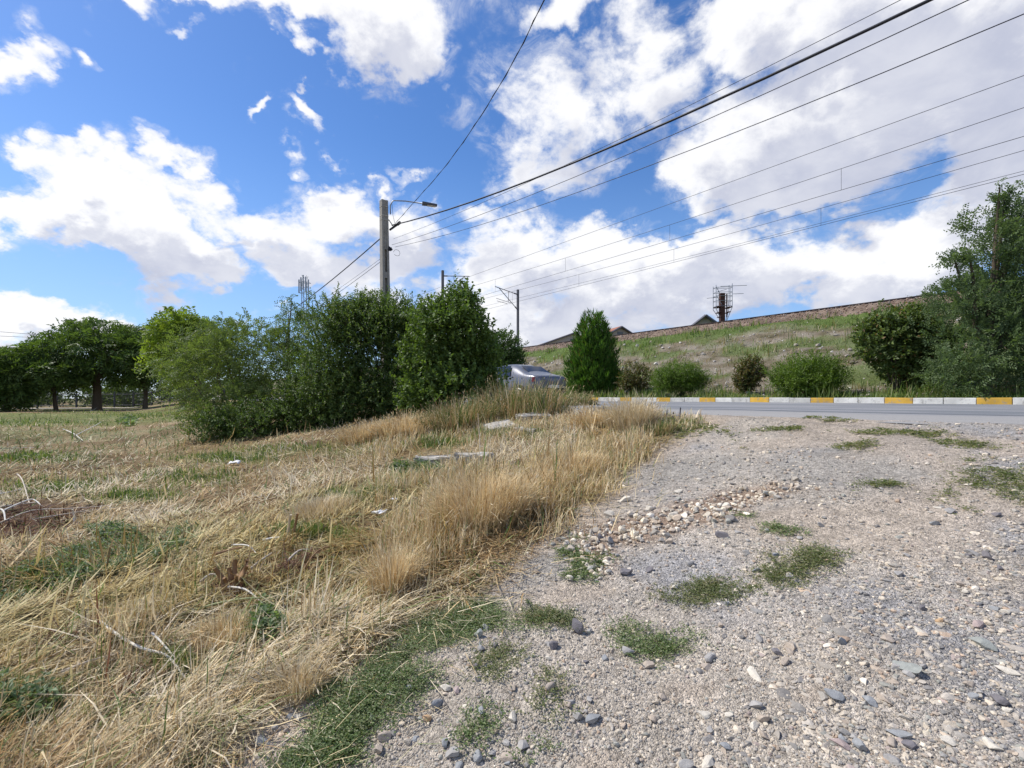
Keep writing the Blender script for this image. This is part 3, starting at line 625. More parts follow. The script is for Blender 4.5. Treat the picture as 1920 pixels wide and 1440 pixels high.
def straw_cols(n, rng, p=(.22,.2,.14,.12,.16,.08,.08)): return STR[rng.choice(7, n, p=np.array(p) / sum(p))] * rng.uniform(.8, 1.15, n)[:, None]
GRN = np.array([(.10,.155,.035),(.15,.20,.06),(.075,.12,.035),(.21,.23,.085)])
def green_cols(n, rng): return GRN[rng.integers(0, 4, n)] * rng.uniform(.75, 1.2, n)[:, None]

# field litter: mown straw lying about, with short stubble and green growth
def field_test(bias=0.):
    def t(x, y):
        s, u = su(x, y); return (drive_d(x, y) < bias + np.where(RNG.random(len(x)) < .05, np.abs(RNG.normal(size=len(x))) * .30, RNG.normal(size=len(x)) * .09 - .06)) & (s < 7.2) & (RNG.random(len(x)) > pmask(BROWNP, x, y) * .35)
    return t
def field():
    rng = RNG
    def clump(x, y): return field_test()(x, y) & (rng.random(len(x)) < .25 + .75 * sst(.40, .60, fbm(x * 7, y * 7, 95, 3)))
    n = 86000; x, y = px_sample(n, (-170, 762, 1330, 1560), rng, clump); d = np.hypot(x, y)
    gm = pmask(GREENP, x, y); keep = rng.random(n) > gm * .35; x, y, d, gm = x[keep], y[keep], d[keep], gm[keep]; n = len(x)
    patch = fbm(x * .9, y * .9, 91, 3); flow = fbm(x * .5, y * .5, 92, 2) * 12
    L = rng.uniform(.06, .26, n) * (1 + .5 * (patch > .55)); az_ = flow + rng.normal(size=n) * 1.0
    tilt = np.clip(rng.normal(1.38, .20, n), .6, 1.62); up_ = rng.random(n) < np.where(patch > .52, .10, .03); tilt = np.where(up_, rng.uniform(.05, .8, n), tilt)
    fam = fbm(x * .75, y * .75, 93, 4) + rng.normal(0, .05, n); c = straw_cols(n, rng, (.2,.1,.3,.04,.25,.04,.07))
    c = np.where((fam < .47)[:, None], straw_cols(n, rng, (.28,.26,.06,.16,.06,.08,.1)), c); c = np.where((fam < .40)[:, None], straw_cols(n, rng, (.1,.2,.04,.3,.04,.24,.08)), c)
    ol = fbm(x * .6 + 40, y * .6, 94, 4) + rng.normal(0, .05, n); c = np.where((ol > .57)[:, None], c * np.array((.82, .80, .60)), c)
    bw = rng.random(n) < pmask(BROWNP, x, y) * .92; c = np.where(bw[:, None], np.array((.15, .075, .045)) * rng.uniform(.5, 1.5, n)[:, None], c)
    c = np.where((rng.random(n) < .10)[:, None], green_cols(n, rng) * 1.3, c)
    far = sst(9, 22, d) * sst(.34, .56, fbm(x * .12, y * .35, 8, 3)); c = np.where((rng.random(n) < far * .8)[:, None], green_cols(n, rng) * 1.2, c)
    wd = np.clip(np.where(d < 7, .0016 * d, .0112 + (d - 7) * .0008), .0032, .03); thick_ = rng.random(n) < np.where(d < 6, .09, .015); wd = np.where(thick_, wd * 2.0, wd); L = np.where(thick_, L * 1.5, L); c = np.where(thick_[:, None], c * 1.15, c); z = ground_z(x, y) + rng.uniform(0, .055, n) * sst(.35, .65, fbm(x * 5, y * 5, 89, 2))
    o = blades('straw_litter', x, y, z, az_, tilt, L * np.clip(d / 12, 1, 1.3), wd, rng.normal(0, .28, n), c); tag(o, 'mown dry straw lying over the field', kind='stuff')
    # standing stubble in the strip beside the drive and before the shrubs
    def ts(x, y):
        px = 960 + x / np.maximum(y, .3) * F_PX; py = HOR + (EYE - terr(x, y)) / np.maximum(y, .3) * F_PX
        w = sst(640, 760, px) * (1 - sst(960, 1090, py)) + .10 * (1 - sst(640, 760, px)) * sst(.5, .62, fbm(x * 1.1, y * 1.1, 96, 3)) + .10 * sst(.56, .66, fbm(x * 1.7, y * 1.7, 97, 3))
        return field_test()(x, y) & (rng.random(len(x)) < np.clip(w, 0, 1) * sst(.36, .56, fbm(x * 1.4, y * 1.4, 99, 3)))
    n = 21000; x, y = px_sample(n, (-100, 765, 1330, 1500), rng, ts); d = np.hypot(x, y); k = fbm(x * .8, y * .8, 98, 3)
    px = 960 + x / y * F_PX
    hgt = np.where(px > 700, .21, .11) * (.5 + k); c = straw_cols(n, rng, (.34,.24,.14,.10,.10,.04,.04)) * 1.12; gg = rng.random(n) < .12 + .35 * sst(9, 11.5, d) * (px > 650); c = np.where(gg[:, None], green_cols(n, rng) * 1.5 + .04, c)
    o = blades('dry_grass', x, y, ground_z(x, y) - .01, rng.random(n) * 6.28, np.abs(rng.normal(0, .55, n)), hgt * rng.uniform(.5, 1.3, n), np.clip(.0012 * d, .0024, .022) * rng.uniform(.6, 1.7, n), rng.normal(.35, .45, n), c); tag(o, 'tall dry grass standing between field and drive', kind='stuff')
    # green grass in its patches
    xs, ys = [], []
    for i, p in enumerate(GREENP):
        m = 1500 if i not in (3, 4) else 2800; a, b = p.pts(m, rng, .8); k_ = rng.random(m) < 1.25 - p.w(a, b) * .9; q_ = rng.normal(0, .35, (2, m)); q_ = p.Mx @ q_; a, b = (a + q_[0] * .6)[k_], (b + q_[1] * .6)[k_]; xs.append(a); ys.append(b)
    x = np.concatenate(xs); y = np.concatenate(ys); s, _ = su(x, y); k = (s < 6.9) & (y > .8) & ((drive_d(x, y) < 0) | (y > 8)) & (fbm(x * 3.5, y * 3.5, 88, 3) > .40); x, y = x[k], y[k]; n = len(x); d = np.hypot(x, y)
    o = blades('green_grass', x, y, ground_z(x, y), rng.random(n) * 6.28, np.abs(rng.normal(0, .7, n)), rng.uniform(.03, .13, n) * np.clip(d / 6, 1, 1.5), np.clip(.0013 * d, .003, .03), rng.normal(.3, .5, n), green_cols(n, rng) * 1.15, m=M_leaf); tag(o, 'short green grass in patches of the field', kind='stuff')
    # grass on embankment and verge
    n = 56000; u = np.abs(rng.normal(0, 30, n)) - 14; s = np.where(rng.random(n) < .22, rng.uniform(14.45, 16.8, n), rng.uniform(14.45, 25.12, n)); gr = emb_cols(s, u)[1]; k = rng.random(n) < np.clip(gr * 1.1 + .28, 0, 1); s, u, gr = s[k], u[k], gr[k]; n = len(s); x, y = xy(s, u); d = np.hypot(x, y)
    c = np.where((rng.random(n) < gr * .85 + .12)[:, None], green_cols(n, rng) * 1.25, straw_cols(n, rng) * .6)
    o = blades('embankment_grass', x, y, emb_z(s, u) - .01, rng.random(n) * 6.28, np.abs(rng.normal(.2, .5, n)), rng.uniform(.08, .28, n) * (.4 + 1.5 * sst(.42, .62, fbm(s * 2, u * 2, 37, 3))), np.clip(.0011 * d, .01, .06), rng.normal(.3, .5, n), c, m=M_leaf); tag(o, 'grass growing on the embankment slope and verge', kind='stuff')
field()

# tufts: countable clumps of tall grass
def tuft(px, py, rx, h, n, label, seed, ctype='gold', lean=0.):
    rng = np.random.default_rng(seed); x0, y0 = up1(px, py); r = rx * y0 / F_PX
    a = rng.random(n) * 6.28; q = np.sqrt(rng.random(n)) * r; x = np.cos(a) * q; y = np.sin(a) * q * .8
    z = ground_z(x0 + x, y0 + y) - float(ground_z(np.array(x0), np.array(y0)))
    out_ = np.arctan2(x, y) + rng.normal(0, .5, n); tl = np.abs(rng.normal(.06, .14, n)) + .42 * q / r
    c = straw_cols(n, rng, (.40,.28,.10,.10,.05,.03,.04)) * 1.15 if ctype == 'gold' else straw_cols(n, rng, (.3,.1,.3,.02,.2,.02,.06))
    if ctype == 'mixed': c = np.where((rng.random(n) < .45)[:, None], green_cols(n, rng) * 1.3, straw_cols(n, rng, (.2,.34,.06,.24,.04,.08,.04)))
    hs_ = h * rng.uniform(.55, 1.1, n) * (1 - .35 * q / r); bd_ = rng.normal(.3, .45, n); wd_ = max(.0024, .00105 * y0) * rng.uniform(.6, 1.7, n)
    V, Fc, cc = blade_arrays(x, y, z, out_, tl, hs_, wd_, bd_, c); k_ = rng.random(n) < (.30 if h > .35 else .08); tipv = V.reshape(n, 5, 3)[k_][:, 4]; dirv = tipv - V.reshape(n, 5, 3)[k_][:, 2]
    m_ = len(tipv); hl = rng.uniform(.04, .08, m_); V2, F2 = leaf_arrays(tipv - unit(dirv) * hl[:, None] * .6, dirv, rng.normal(size=(m_, 3)), hl, np.full(m_, max(.007, .0017 * y0)))
    o = link('grass_tuft', np_mesh('grass_tuft', np.concatenate([V, V2]), np.concatenate([Fc, F2 + len(V)]), M_straw, np.concatenate([cc, np.repeat(c[k_] * .9, 4, 0)])))
    o.location = (x0, y0, float(ground_z(np.array(x0), np.array(y0)))); tag(o, label, 'grass tuft', 'tall dry grass tufts'); return o
tuft(905,985,74,.60,3300,'largest golden grass tuft, standing at the edge of the gravel',1)
tuft(990,930,75,.38,1500,'golden brown grass tuft right behind the largest tuft',2)
tuft(1070,890,70,.34,1400,'wide pale brown grass tuft before the rubble by the drive',3)
tuft(735,1105,34,.42,900,'narrow straw grass tuft standing alone in the mown field',4)
tuft(1185,805,42,.62,1500,'blond grass tuft against the road and kerb',5,'pale')
tuft(1110,800,34,.42,900,'brownish grass tuft left of the blond tuft by the road',6)
tuft(760,815,60,.55,1700,'hay brown grass tuft at the foot of the dense shrub',7)
tuft(690,822,50,.5,1300,'rounded hay tuft left of the hay brown tuft before the shrub',8)
tuft(860,800,70,.75,1900,'greenish tall grass tuft before the large leaved shrub',9,'mixed')
tuft(945,775,62,1.02,750,'very tall sparse grass tuft hiding the car bonnet',10,'mixed')
tuft(965,780,70,1.05,420,'thin brown grass tuft of tall stalks before the car side',18,'mixed')
tuft(1020,772,58,.85,700,'tall sparse green grass tuft before the car tail',11,'mixed')
tuft(1085,766,30,.6,900,'small greenish grass tuft between car and kerb end',12,'mixed')
tuft(1240,812,30,.25,700,'low green grass tuft at the corner of road and drive',13,'mixed')
tuft(560,1300,45,.20,700,'short straw tuft bending over the bare earth',14,'pale')
tuft(420,1200,60,.2,900,'flattened straw tuft in the lower field',15)
tuft(250,1180,70,.18,900,'bleached straw tuft beside the blue green weeds',16,'pale')
tuft(600,960,60,.25,1000,'bleached straw tuft by the two upright stakes',17,'pale')

# low weeds on the drive: creeping stems with small leaves
def weed(px, py, rx, ry, n, label, seed, tilt=0, hue=0, h=.022, lush=0.):
    n = int(n * (1 + 5 * lush)); rng = np.random.default_rng(seed); k_ = 1.2 if lush > .05 else 1.5; p = Patch(px, py, rx * k_, ry * k_, tilt); x, y = p.pts(n, rng, .7); q_ = p.Mx @ (rng.normal(0, .16, (2, n))); x, y = x + q_[0], y + q_[1]; lf = 6
    keep = ((.65 * fbm(x * 6, y * 6, seed, 4) + .35 * fbm(x * 2.6, y * 2.6, seed + 3, 3) - .5) * 1.5 + .5 > .34 - lush + .30 * p.w(x, y) + rng.normal(0, .05, n)) & (rng.random(n) < .85); x, y = x[keep], y[keep]; n = len(x)
    I = np.repeat(np.arange(n), lf); T = np.tile((np.arange(lf) + 1) / lf, n); a = rng.random(n) * 6.28; ln = rng.uniform(.03, .11, n)
    bx = x[I] + np.cos(a)[I] * ln[I] * T; by = y[I] + np.sin(a)[I] * ln[I] * T; bz = ground_z(x, y)[I] + rng.uniform(.2, 1, n)[I] * h * T + .004
    d = np.stack([np.cos(a[I] + np.tile([1., -1.], n * lf // 2) * 1.0), np.sin(a[I] + np.tile([1., -1.], n * lf // 2) * 1.0), rng.uniform(-.1, .7, n * lf)], 1)
    sz = rng.uniform(.008, .018, n * lf) * max(1, p.c[1] / 2.6)
    V, Fc = leaf_arrays(np.stack([bx, by, bz], 1), d, np.array((0, 0, 1)) + rng.normal(size=(n * lf, 3)) * .4, sz, sz * .5)
    pal = np.array([(.12,.18,.06),(.17,.23,.09),(.23,.28,.13),(.29,.30,.17)]) if hue == 0 else np.array([(.15,.18,.07),(.21,.225,.10),(.30,.28,.16),(.12,.155,.055)])
    c = pal[rng.integers(0, 4, n)][I] * rng.uniform(.8, 1.2, n * lf)[:, None]
    z0 = float(ground_z(np.array(p.c[0]), np.array(p.c[1])))
    o = link('weed_patch', np_mesh('weed_patch', V - np.array((p.c[0], p.c[1], z0)), Fc, M_leaf, np.repeat(c, 4, 0)), None, (p.c[0], p.c[1], z0)); tag(o, label, 'weed patch', 'low green weed patches')
WEEDS = [(690,1300,105,55,2600,'dense green weed patch left of the sandy hollow',-30,0),(640,1405,90,45,2200,'green weed patch at the bottom edge of the picture',-10,0),(865,1180,110,42,2600,'dark green weed patch along the drive edge above the sandy hollow',-18,0),
 (1020,1160,42,14,500,'small bright green weed patch beside the pink bare earth',10,1),(1090,1060,46,40,1200,'grey green weed patch at the foot of the gully',30,0),(1335,1112,58,32,1100,'olive weed patch in the middle of the drive',15,1),
 (1485,1070,78,24,1300,'long yellow green weed patch farthest right in mid drive',-18,1),(1232,1195,52,28,900,'round weed patch below the middle of the drive',10,0),(1030,1315,40,34,500,'sparse wispy weed patch among pebbles',35,1),(920,1380,70,45,800,'thin weed patch around the slate stone at the bottom',0,0),
 (1660,908,32,9,250,'tiny weed patch alone on the far gravel',0,1),(1880,905,85,34,1500,'bright green grass patch at the right edge of the drive',8,1),(1700,812,70,5,350,'thin line of weed close to the asphalt',2,1),(1810,833,50,7,250,'brownish weed patch below the right end of the asphalt',3,1),(1470,805,36,4,160,'flat weed patch left on the upper gravel',0,1),(1605,838,36,7,180,'faint weed patch in the middle of the upper gravel',0,1),
 (1545,786,40,4,200,'dark weed tuft at the near asphalt edge',2,1),(1265,800,55,16,1000,'olive weed patch at the corner of drive and road',5,1),(1390,968,30,9,200,'weed patch at the upper end of the gully',0,0),(1470,990,35,9,200,'weed patch on grey gravel right of the gully',0,0),
 (930,1250,45,40,420,'thin weed patch around the light grey stone',0,1),(1640,812,30,4,120,'short weed patch on the upper gravel before the asphalt',2,1)]
for i, a in enumerate(WEEDS): weed(*a[:5], a[5], 100 + i, a[6], a[7], lush=.06 if i < 4 else .03, h=.03 if i < 4 else .022)
def herb(px, py, rx, ry, n, label, seed, L=.07, tilt=0):
    rng = np.random.default_rng(seed); p = Patch(px, py, rx, ry, tilt); x, y = p.pts(n, rng, .5); k = (y > 1.2) & (fbm(x * 5, y * 5, seed, 3) > .42); x, y = x[k], y[k]; n = len(x); lf = 7; I = np.repeat(np.arange(n), lf)
    a = rng.random(n * lf) * 6.28; h = rng.uniform(.02, .12, n); bz = ground_z(x, y)[I] + h[I] * rng.random(n * lf)
    d = np.stack([np.cos(a), np.sin(a), rng.uniform(.0, .9, n * lf)], 1); sz = L * rng.uniform(.5, 1.1, n * lf)
    V, Fc = leaf_arrays(np.stack([x[I], y[I], bz], 1), d, np.array((0, 0, 1)) + rng.normal(size=(n * lf, 3)) * .35, sz, sz * .42)
    pal = np.array([(.12,.18,.075),(.17,.235,.11),(.22,.28,.16),(.10,.15,.05)]); c = pal[rng.integers(0, 4, n)][I] * rng.uniform(.8, 1.2, n * lf)[:, None]
    z0 = float(ground_z(np.array(p.c[0]), np.array(p.c[1])))
    o = link('weed_patch', np_mesh('weed_patch', V - np.array((p.c[0], p.c[1], z0)), Fc, M_leaf, np.repeat(c, 4, 0)), None, (p.c[0], p.c[1], z0)); tag(o, label, 'weed patch', 'leafy green weeds in the field')
herb(200,1048,200,38,2600,'wide carpet of blue green leafy weeds in the mown field',201,.042,-14)
herb(60,1100,110,26,1300,'bluish leafy weeds at the left edge below the brown earth',202,.042,-15)
herb(215,1005,45,14,260,'dark green leafy weeds nearest the turned brown earth',203,.055)
herb(780,885,60,13,420,'green weeds in front of the half buried concrete block',204,.06)
herb(30,1340,70,50,420,'green weeds in the bottom left corner of the field',205,.045)
herb(500,1180,25,30,160,'upright green weed beside the fallen pale stalks',206,.06)
herb(238,792,16,9,90,'low green bush alone in the far field',207,.28)

# ---------------------------------------------------------------- shrubs and trees on the left
G0, G1 = (.065, .11, .026), (.135, .20, .05)       # dark leaf greens
A0, A1 = (.115, .165, .045), (.20, .26, .08)        # feathery robinia greens
def gz(x, y): return float(terr(np.array(x), np.array(y)))
def place(px, D): x = (px - 960) / F_PX * D; return x, D, gz(x, D)
def lobes(px, D, lst, base):
    """crown lobes from px, py, half-width px, half-height px, depth offset m, depth radius m"""
    out = []
    for (a, b, rx, ry, dd, rd) in lst:
        p = at(a, b, D + dd); out.append((p.x - base[0], p.y - base[1], p.z - base[2], rx * D / F_PX, rd, ry * D / F_PX))
    return out
b = place(430, 14.2)
plant('feathery_shrub', 'wide feathery light green shrub at the left end of the thicket', 'shrub', *b, lobes(430, 14.2, [(400,700,80,80,0,1.1),(470,660,80,70,.2,1.1),(350,690,48,60,.2,.9),(430,640,60,45,.3,.8),(450,760,110,50,-.3,1.0),(520,700,55,85,.2,.9),(395,620,45,25,.3,.6),(345,640,30,35,.3,.5)], b), stems=9, r0=.035,
      twigs=3000, lpt=14, L=.062, Wd=.026, tl=.42, c0=A0, c1=A1, seed=11, up=.35, droop=.35, pin=True, inner=.22, ragged=.4, rare=(.2, .22, .07), pr=.06)
b = place(545, 14.6)
plant('sapling', 'slim airy sapling rising between the feathery shrub and the dense thicket', 'tree', *b, lobes(545, 14.6, [(540,600,26,34,0,.45),(530,650,32,40,0,.5),(560,690,30,40,0,.5),(545,565,12,14,0,.2)], b), stems=6, trunk=(2.2, .055),
      twigs=340, lpt=16, L=.075, Wd=.03, tl=.5, c0=A0, c1=G1, seed=12, up=.3, droop=.4, pin=True, inner=.1, ragged=.5)
b = place(600, 15.0)
plant('sapling', 'airy arching sapling leaning in front of the far mobile mast', 'tree', *b, lobes(600, 15., [(590,610,32,26,0,.5),(575,590,24,14,0,.35),(620,640,30,36,0,.5),(585,680,40,40,0,.6)], b), stems=6, trunk=(2.0, .045),
      twigs=330, lpt=16, L=.075, Wd=.03, tl=.5, c0=G0, c1=A1, seed=13, up=.2, droop=.6, pin=True, inner=.1, ragged=.5)
b = place(480, 13.2)
plant('undergrowth_shrub', 'low dark shrub spreading at the foot of the feathery shrub', 'shrub', *b, lobes(480, 13.2, [(470,790,90,40,0,.9),(560,775,70,50,.2,.9),(410,800,50,28,0,.6)], b), stems=8, r0=.02,
      twigs=1500, lpt=12, L=.055, Wd=.03, tl=.28, c0=G0, c1=G1, seed=14, up=.3, inner=.4)
b = place(635, 13.6)
plant('dense_shrub', 'dense small leaved dark shrub left of the lamp pole', 'shrub', *b, lobes(635, 13.6, [(630,640,60,75,0,1.0),(600,720,70,70,-.2,1.0),(650,740,70,60,-.3,1.0),(660,610,45,45,.2,.8),(630,590,28,30,.2,.5),(620,770,65,36,-.4,.8)], b), stems=9, r0=.03,
      twigs=2900, lpt=12, L=.058, Wd=.034, tl=.34, c0=G0, c1=G1, seed=15, up=.7, inner=.35, ragged=.7, shoots=.17, rare=(.20, .24, .08), pr=.07)
b = place(715, 13.9)
plant('dense_shrub', 'dense glossy dark shrub right in front of the lamp pole', 'shrub', *b, lobes(715, 13.9, [(710,640,75,80,0,1.1),(690,590,50,38,.2,.8),(740,600,45,45,.3,.8),(720,730,90,55,-.4,1.0),(680,570,22,22,.2,.4),(765,620,35,50,.3,.7),(750,760,70,36,-.5,.8),(775,700,45,70,.2,.8),(785,630,30,55,.2,.6)], b), stems=9, r0=.03,
      twigs=3400, lpt=12, L=.062, Wd=.038, tl=.34, c0=G0, c1=G1, seed=16, up=.7, inner=.35, ragged=.7, shoots=.17, rare=(.20, .24, .08), pr=.07)
b = place(850, 12.4)
plant('broadleaf_shrub', 'tall broad leaved shrub with upright shoots before the left railway mast', 'shrub', *b, lobes(850, 12.4, [(850,640,62,75,0,1.0),(800,680,50,75,0,.9),(865,590,45,45,.1,.7),(815,600,38,42,.1,.6),(890,650,32,60,.1,.7),(850,720,72,42,-.2,.9),(870,558,26,24,.1,.3),(810,745,60,36,-.2,.7),(915,700,30,60,.3,.6)], b), stems=10, r0=.028,
      twigs=2000, lpt=12, L=.085, Wd=.055, tl=.42, c0=(.075, .125, .026), c1=(.15, .225, .052), seed=17, up=.9, inner=.3, ragged=.6, shoots=.16)
x, y = on_s(935, 15.6); b = (x, y, 1.5)
plant('round_shrub', 'rounded dark shrub beyond the road behind the parked car', 'shrub', *b, lobes(935, y, [(935,670,48,52,0,1.3),(905,690,42,50,-.3,1.2),(955,690,30,42,0,1.0)], b), stems=8, r0=.04,
      twigs=1900, lpt=10, L=.11, Wd=.06, tl=.4, c0=G0, c1=(.07, .12, .03), seed=18, up=.4, inner=.35, ragged=.2)

def far_tree(px, D, ls, label, seed, trunk, twigs=900, L=.34, Wd=.11, c0=G0, c1=G1, tl=1.0, stems=7, droop=.35, **k):
    x = (px - 960) / F_PX * D; b = (x, D, gz(x, D)); return plant('tree', label, 'tree', *b, lobes(px, D, ls, b), 'trees beside the picket fence', stems=stems, trunk=trunk, twigs=twigs, lpt=12, L=L, Wd=Wd, tl=tl, c0=c0, c1=c1, seed=seed, up=.15, droop=droop, pin=True, inner=.18, ragged=.65, **k)
far_tree(182, 40, [(170,645,75,30,0,3.2),(225,660,60,32,0,3),(120,655,50,28,0,2.6),(185,620,60,22,0,2.6),(150,612,26,12,0,1.2),(215,690,60,26,1,2.6),(150,712,45,14,.5,2.0),(238,712,34,14,.5,2.0)], 'tallest dark spreading tree with a thick multi stemmed trunk', 31, (2.6, .32), 1250)
far_tree(105, 38, [(100,690,60,26,0,2.8),(55,685,48,26,0,2.4),(75,665,40,20,0,2),(110,715,50,14,0,2)], 'low dark tree with two thin leaning stems at the left of the path', 32, (1.6, .14), 1100)
far_tree(272, 41, [(270,655,48,32,0,2.6),(300,690,40,34,0,2.4),(262,630,30,14,0,1.6),(245,680,40,26,0,2.2)], 'dark tree with forked trunk right of the tallest tree', 33, (1.7, .18), 1200)
far_tree(12, 36, [(10,710,40,32,0,2.2),(-40,700,60,45,0,2.4),(20,740,40,26,0,1.5)], 'dark bushy tree cut by the left edge of the picture', 34, (1.2, .2), 1100)
far_tree(345, 34, [(345,625,52,30,0,2.4),(370,660,50,40,0,2.4),(330,660,40,40,0,2.2),(350,602,32,16,0,1.4)], 'bright yellow green tree behind the feathery shrub', 35, (1.8, .16), 1300, c0=(.15, .22, .03), c1=(.25, .32, .05))

# green belt behind the fence: nobody could count it
def belt():
    rng = np.random.default_rng(44); B = []
    for k in range(46):
        px = rng.uniform(-260, 480); D = rng.uniform(50, 64); x = (px - 960) / F_PX * D; h = rng.uniform(1.3, 3.4); B.append((x, D, gz(x, D) + h * .5, rng.uniform(1.2, 2.6), 1.6, h * .6))
    o = crown('hedge_foliage', None, B, 4200, 7, .38, .18, .7, (.045, .075, .022), (.11, .145, .04), 45, inner=.35); tag(o, 'mass of green growth behind the picket fence', kind='stuff')
belt()
# fence and kerb strip
def fence():
    p0 = Vector(((-120 - 960) / F_PX * 46, 46, 0)); p1 = Vector(((420 - 960) / F_PX * 50, 50, 0)); n = 15
    f = tag(empty('picket_fence', (p0 + p1) / 2), 'dark metal picket fence behind the trees on the left', 'fence'); mid = (p0 + p1) / 2; m = M_dsteel
    pts = [p0.lerp(p1, i / n) for i in range(n + 1)]; pts = [Vector((p.x, p.y, gz(p.x, p.y))) for p in pts]
    pm = None
    for p in pts:
        if pm is None:
            bm = bmesh.new(); b_box(bm, (0, 0, .8), (.10, .10, 1.7), .01); o = bm_obj('post', bm, m, f); pm = o.data
        else: o = link('post', pm, f)
        o.location = p - mid
    bm = bmesh.new(); bm2 = bmesh.new()
    for a, c in zip(pts, pts[1:]):
        for h in (.25, 1.35): bar(bm2, a - mid + Vector((0, 0, h)), c - mid + Vector((0, 0, h)), .03, 4)
        for j in range(1, 14):
            q = a.lerp(c, j / 14) - mid; bar(bm, q + Vector((0, 0, .1)), q + Vector((0, 0, 1.55)), .018, 4)
    o = bm_obj('pickets', bm, m, f); o['kind'] = 'stuff'; bm_obj('rails', bm2, m, f)
    bm = bmesh.new(); a = Vector(((-150 - 960) / F_PX * 38.5, 38.5, 0)); c = Vector(((262 - 960) / F_PX * 44, 44, 0)); prev = None
    for i in range(41):
        p = a.lerp(c, i / 40); d = (c - a).normalized(); q = Vector((-d.y, d.x, 0)); r = [bm.verts.new((*(p + q * w).xy, gz(p.x, p.y) + h)) for w, h in ((-.5, -.1), (-.48, .10), (.48, .12), (.5, -.1))]
        if prev:
            for j in range(3): bm.faces.new((prev[j], prev[j + 1], r[j + 1], r[j]))
        prev = r
    tag(bm_obj('path', bm, M_slab), 'pale concrete path under the trees on the left', kind='structure')
fence()

# ---------------------------------------------------------------- plants beyond the road
def rplant(name, px, s, label, ls, **k):
    x, y = on_s(px, s); b = (x, y, float(emb_z(np.array(s), np.array(su(x, y)[1]))) - .02); return plant(name, label, 'shrub' if name != 'tree' else 'tree', *b, lobes(px, y, ls, b), k.pop('group', None), **k)
rplant('tree', 1850, 15.6, 'large dark feathery tree at the right end of the kerb', [(1850,640,80,95,.2,1.0),(1900,560,75,110,.3,1.1),(1800,690,55,50,-.1,.8),(1880,470,50,75,.3,.8),(1810,560,50,45,.1,.7),(1885,400,22,45,.3,.35),(1950,600,80,140,.3,1.2),(1800,480,30,16,.1,.3),(1930,420,40,60,.3,.6),(1870,365,7,28,.2,.12),(1888,372,6,24,.2,.12),(1785,480,18,8,.1,.15),(1808,415,14,22,.1,.2),(1780,535,26,9,.1,.2)], stems=12, r0=.05, trunk=(.7, .10),
       twigs=4800, lpt=14, L=.068, Wd=.036, tl=.42, c0=(.085, .13, .05), c1=(.15, .21, .085), seed=51, up=.6, droop=.2, pin=True, inner=.28, ragged=.55, shoots=.14)
rplant('broadleaf_shrub', 1682, 16.2, 'large broad leaved shrub with reddish tips left of the big tree', [(1680,640,62,60,0,.9),(1715,680,50,55,0,.8),(1650,630,34,42,0,.6),(1700,610,42,34,0,.6),(1740,650,40,60,0,.7)], stems=9, r0=.025,
       twigs=1700, lpt=10, L=.095, Wd=.05, tl=.3, c0=(.08, .12, .035), c1=(.15, .20, .055), seed=52, up=.5, inner=.3, rare=(.22, .14, .05), pr=.04, ragged=.25)
for px, s, lab, ls, sd_, c0, c1, tw in [
  (1515, 15.7, 'broad spiky green shrub, widest of the row behind the kerb', [(1515,700,52,36,0,.8),(1480,708,36,28,0,.6),(1550,704,34,32,0,.6),(1515,715,60,24,-.2,.8)], 53, (.08, .14, .016), (.16, .235, .03), 1200),
  (1275, 15.7, 'medium spiky green shrub behind the kerb', [(1275,708,42,28,0,.8),(1248,715,26,20,0,.6),(1303,715,26,20,0,.6)], 54, (.08, .14, .016), (.15, .225, .03), 900)]:
    rplant('spiky_shrub', px, s, lab, ls, stems=9, r0=.015, twigs=tw, lpt=14, L=.085, Wd=.02, tl=.45, c0=c0, c1=c1, seed=sd_, up=.75, inner=.4, outw=.9, ragged=.25)
for px, s, lab, ls, sd_ in [
  (1405, 16.3, 'thin brownish shrub between the two spiky green shrubs', [(1408,695,24,26,0,.4),(1398,715,20,22,0,.4)], 55),
  (1192, 16.0, 'brownish shrub standing right beside the conifer', [(1192,708,30,26,0,.6),(1182,725,28,18,0,.5)], 56)]:
    rplant('brown_shrub', px, s, lab, ls, stems=8, r0=.014, twigs=420, lpt=10, L=.07, Wd=.035, tl=.26, c0=(.10, .09, .03), c1=(.17, .12, .045), seed=sd_, up=.6, inner=.3, rare=(.10, .14, .04), pr=.3)
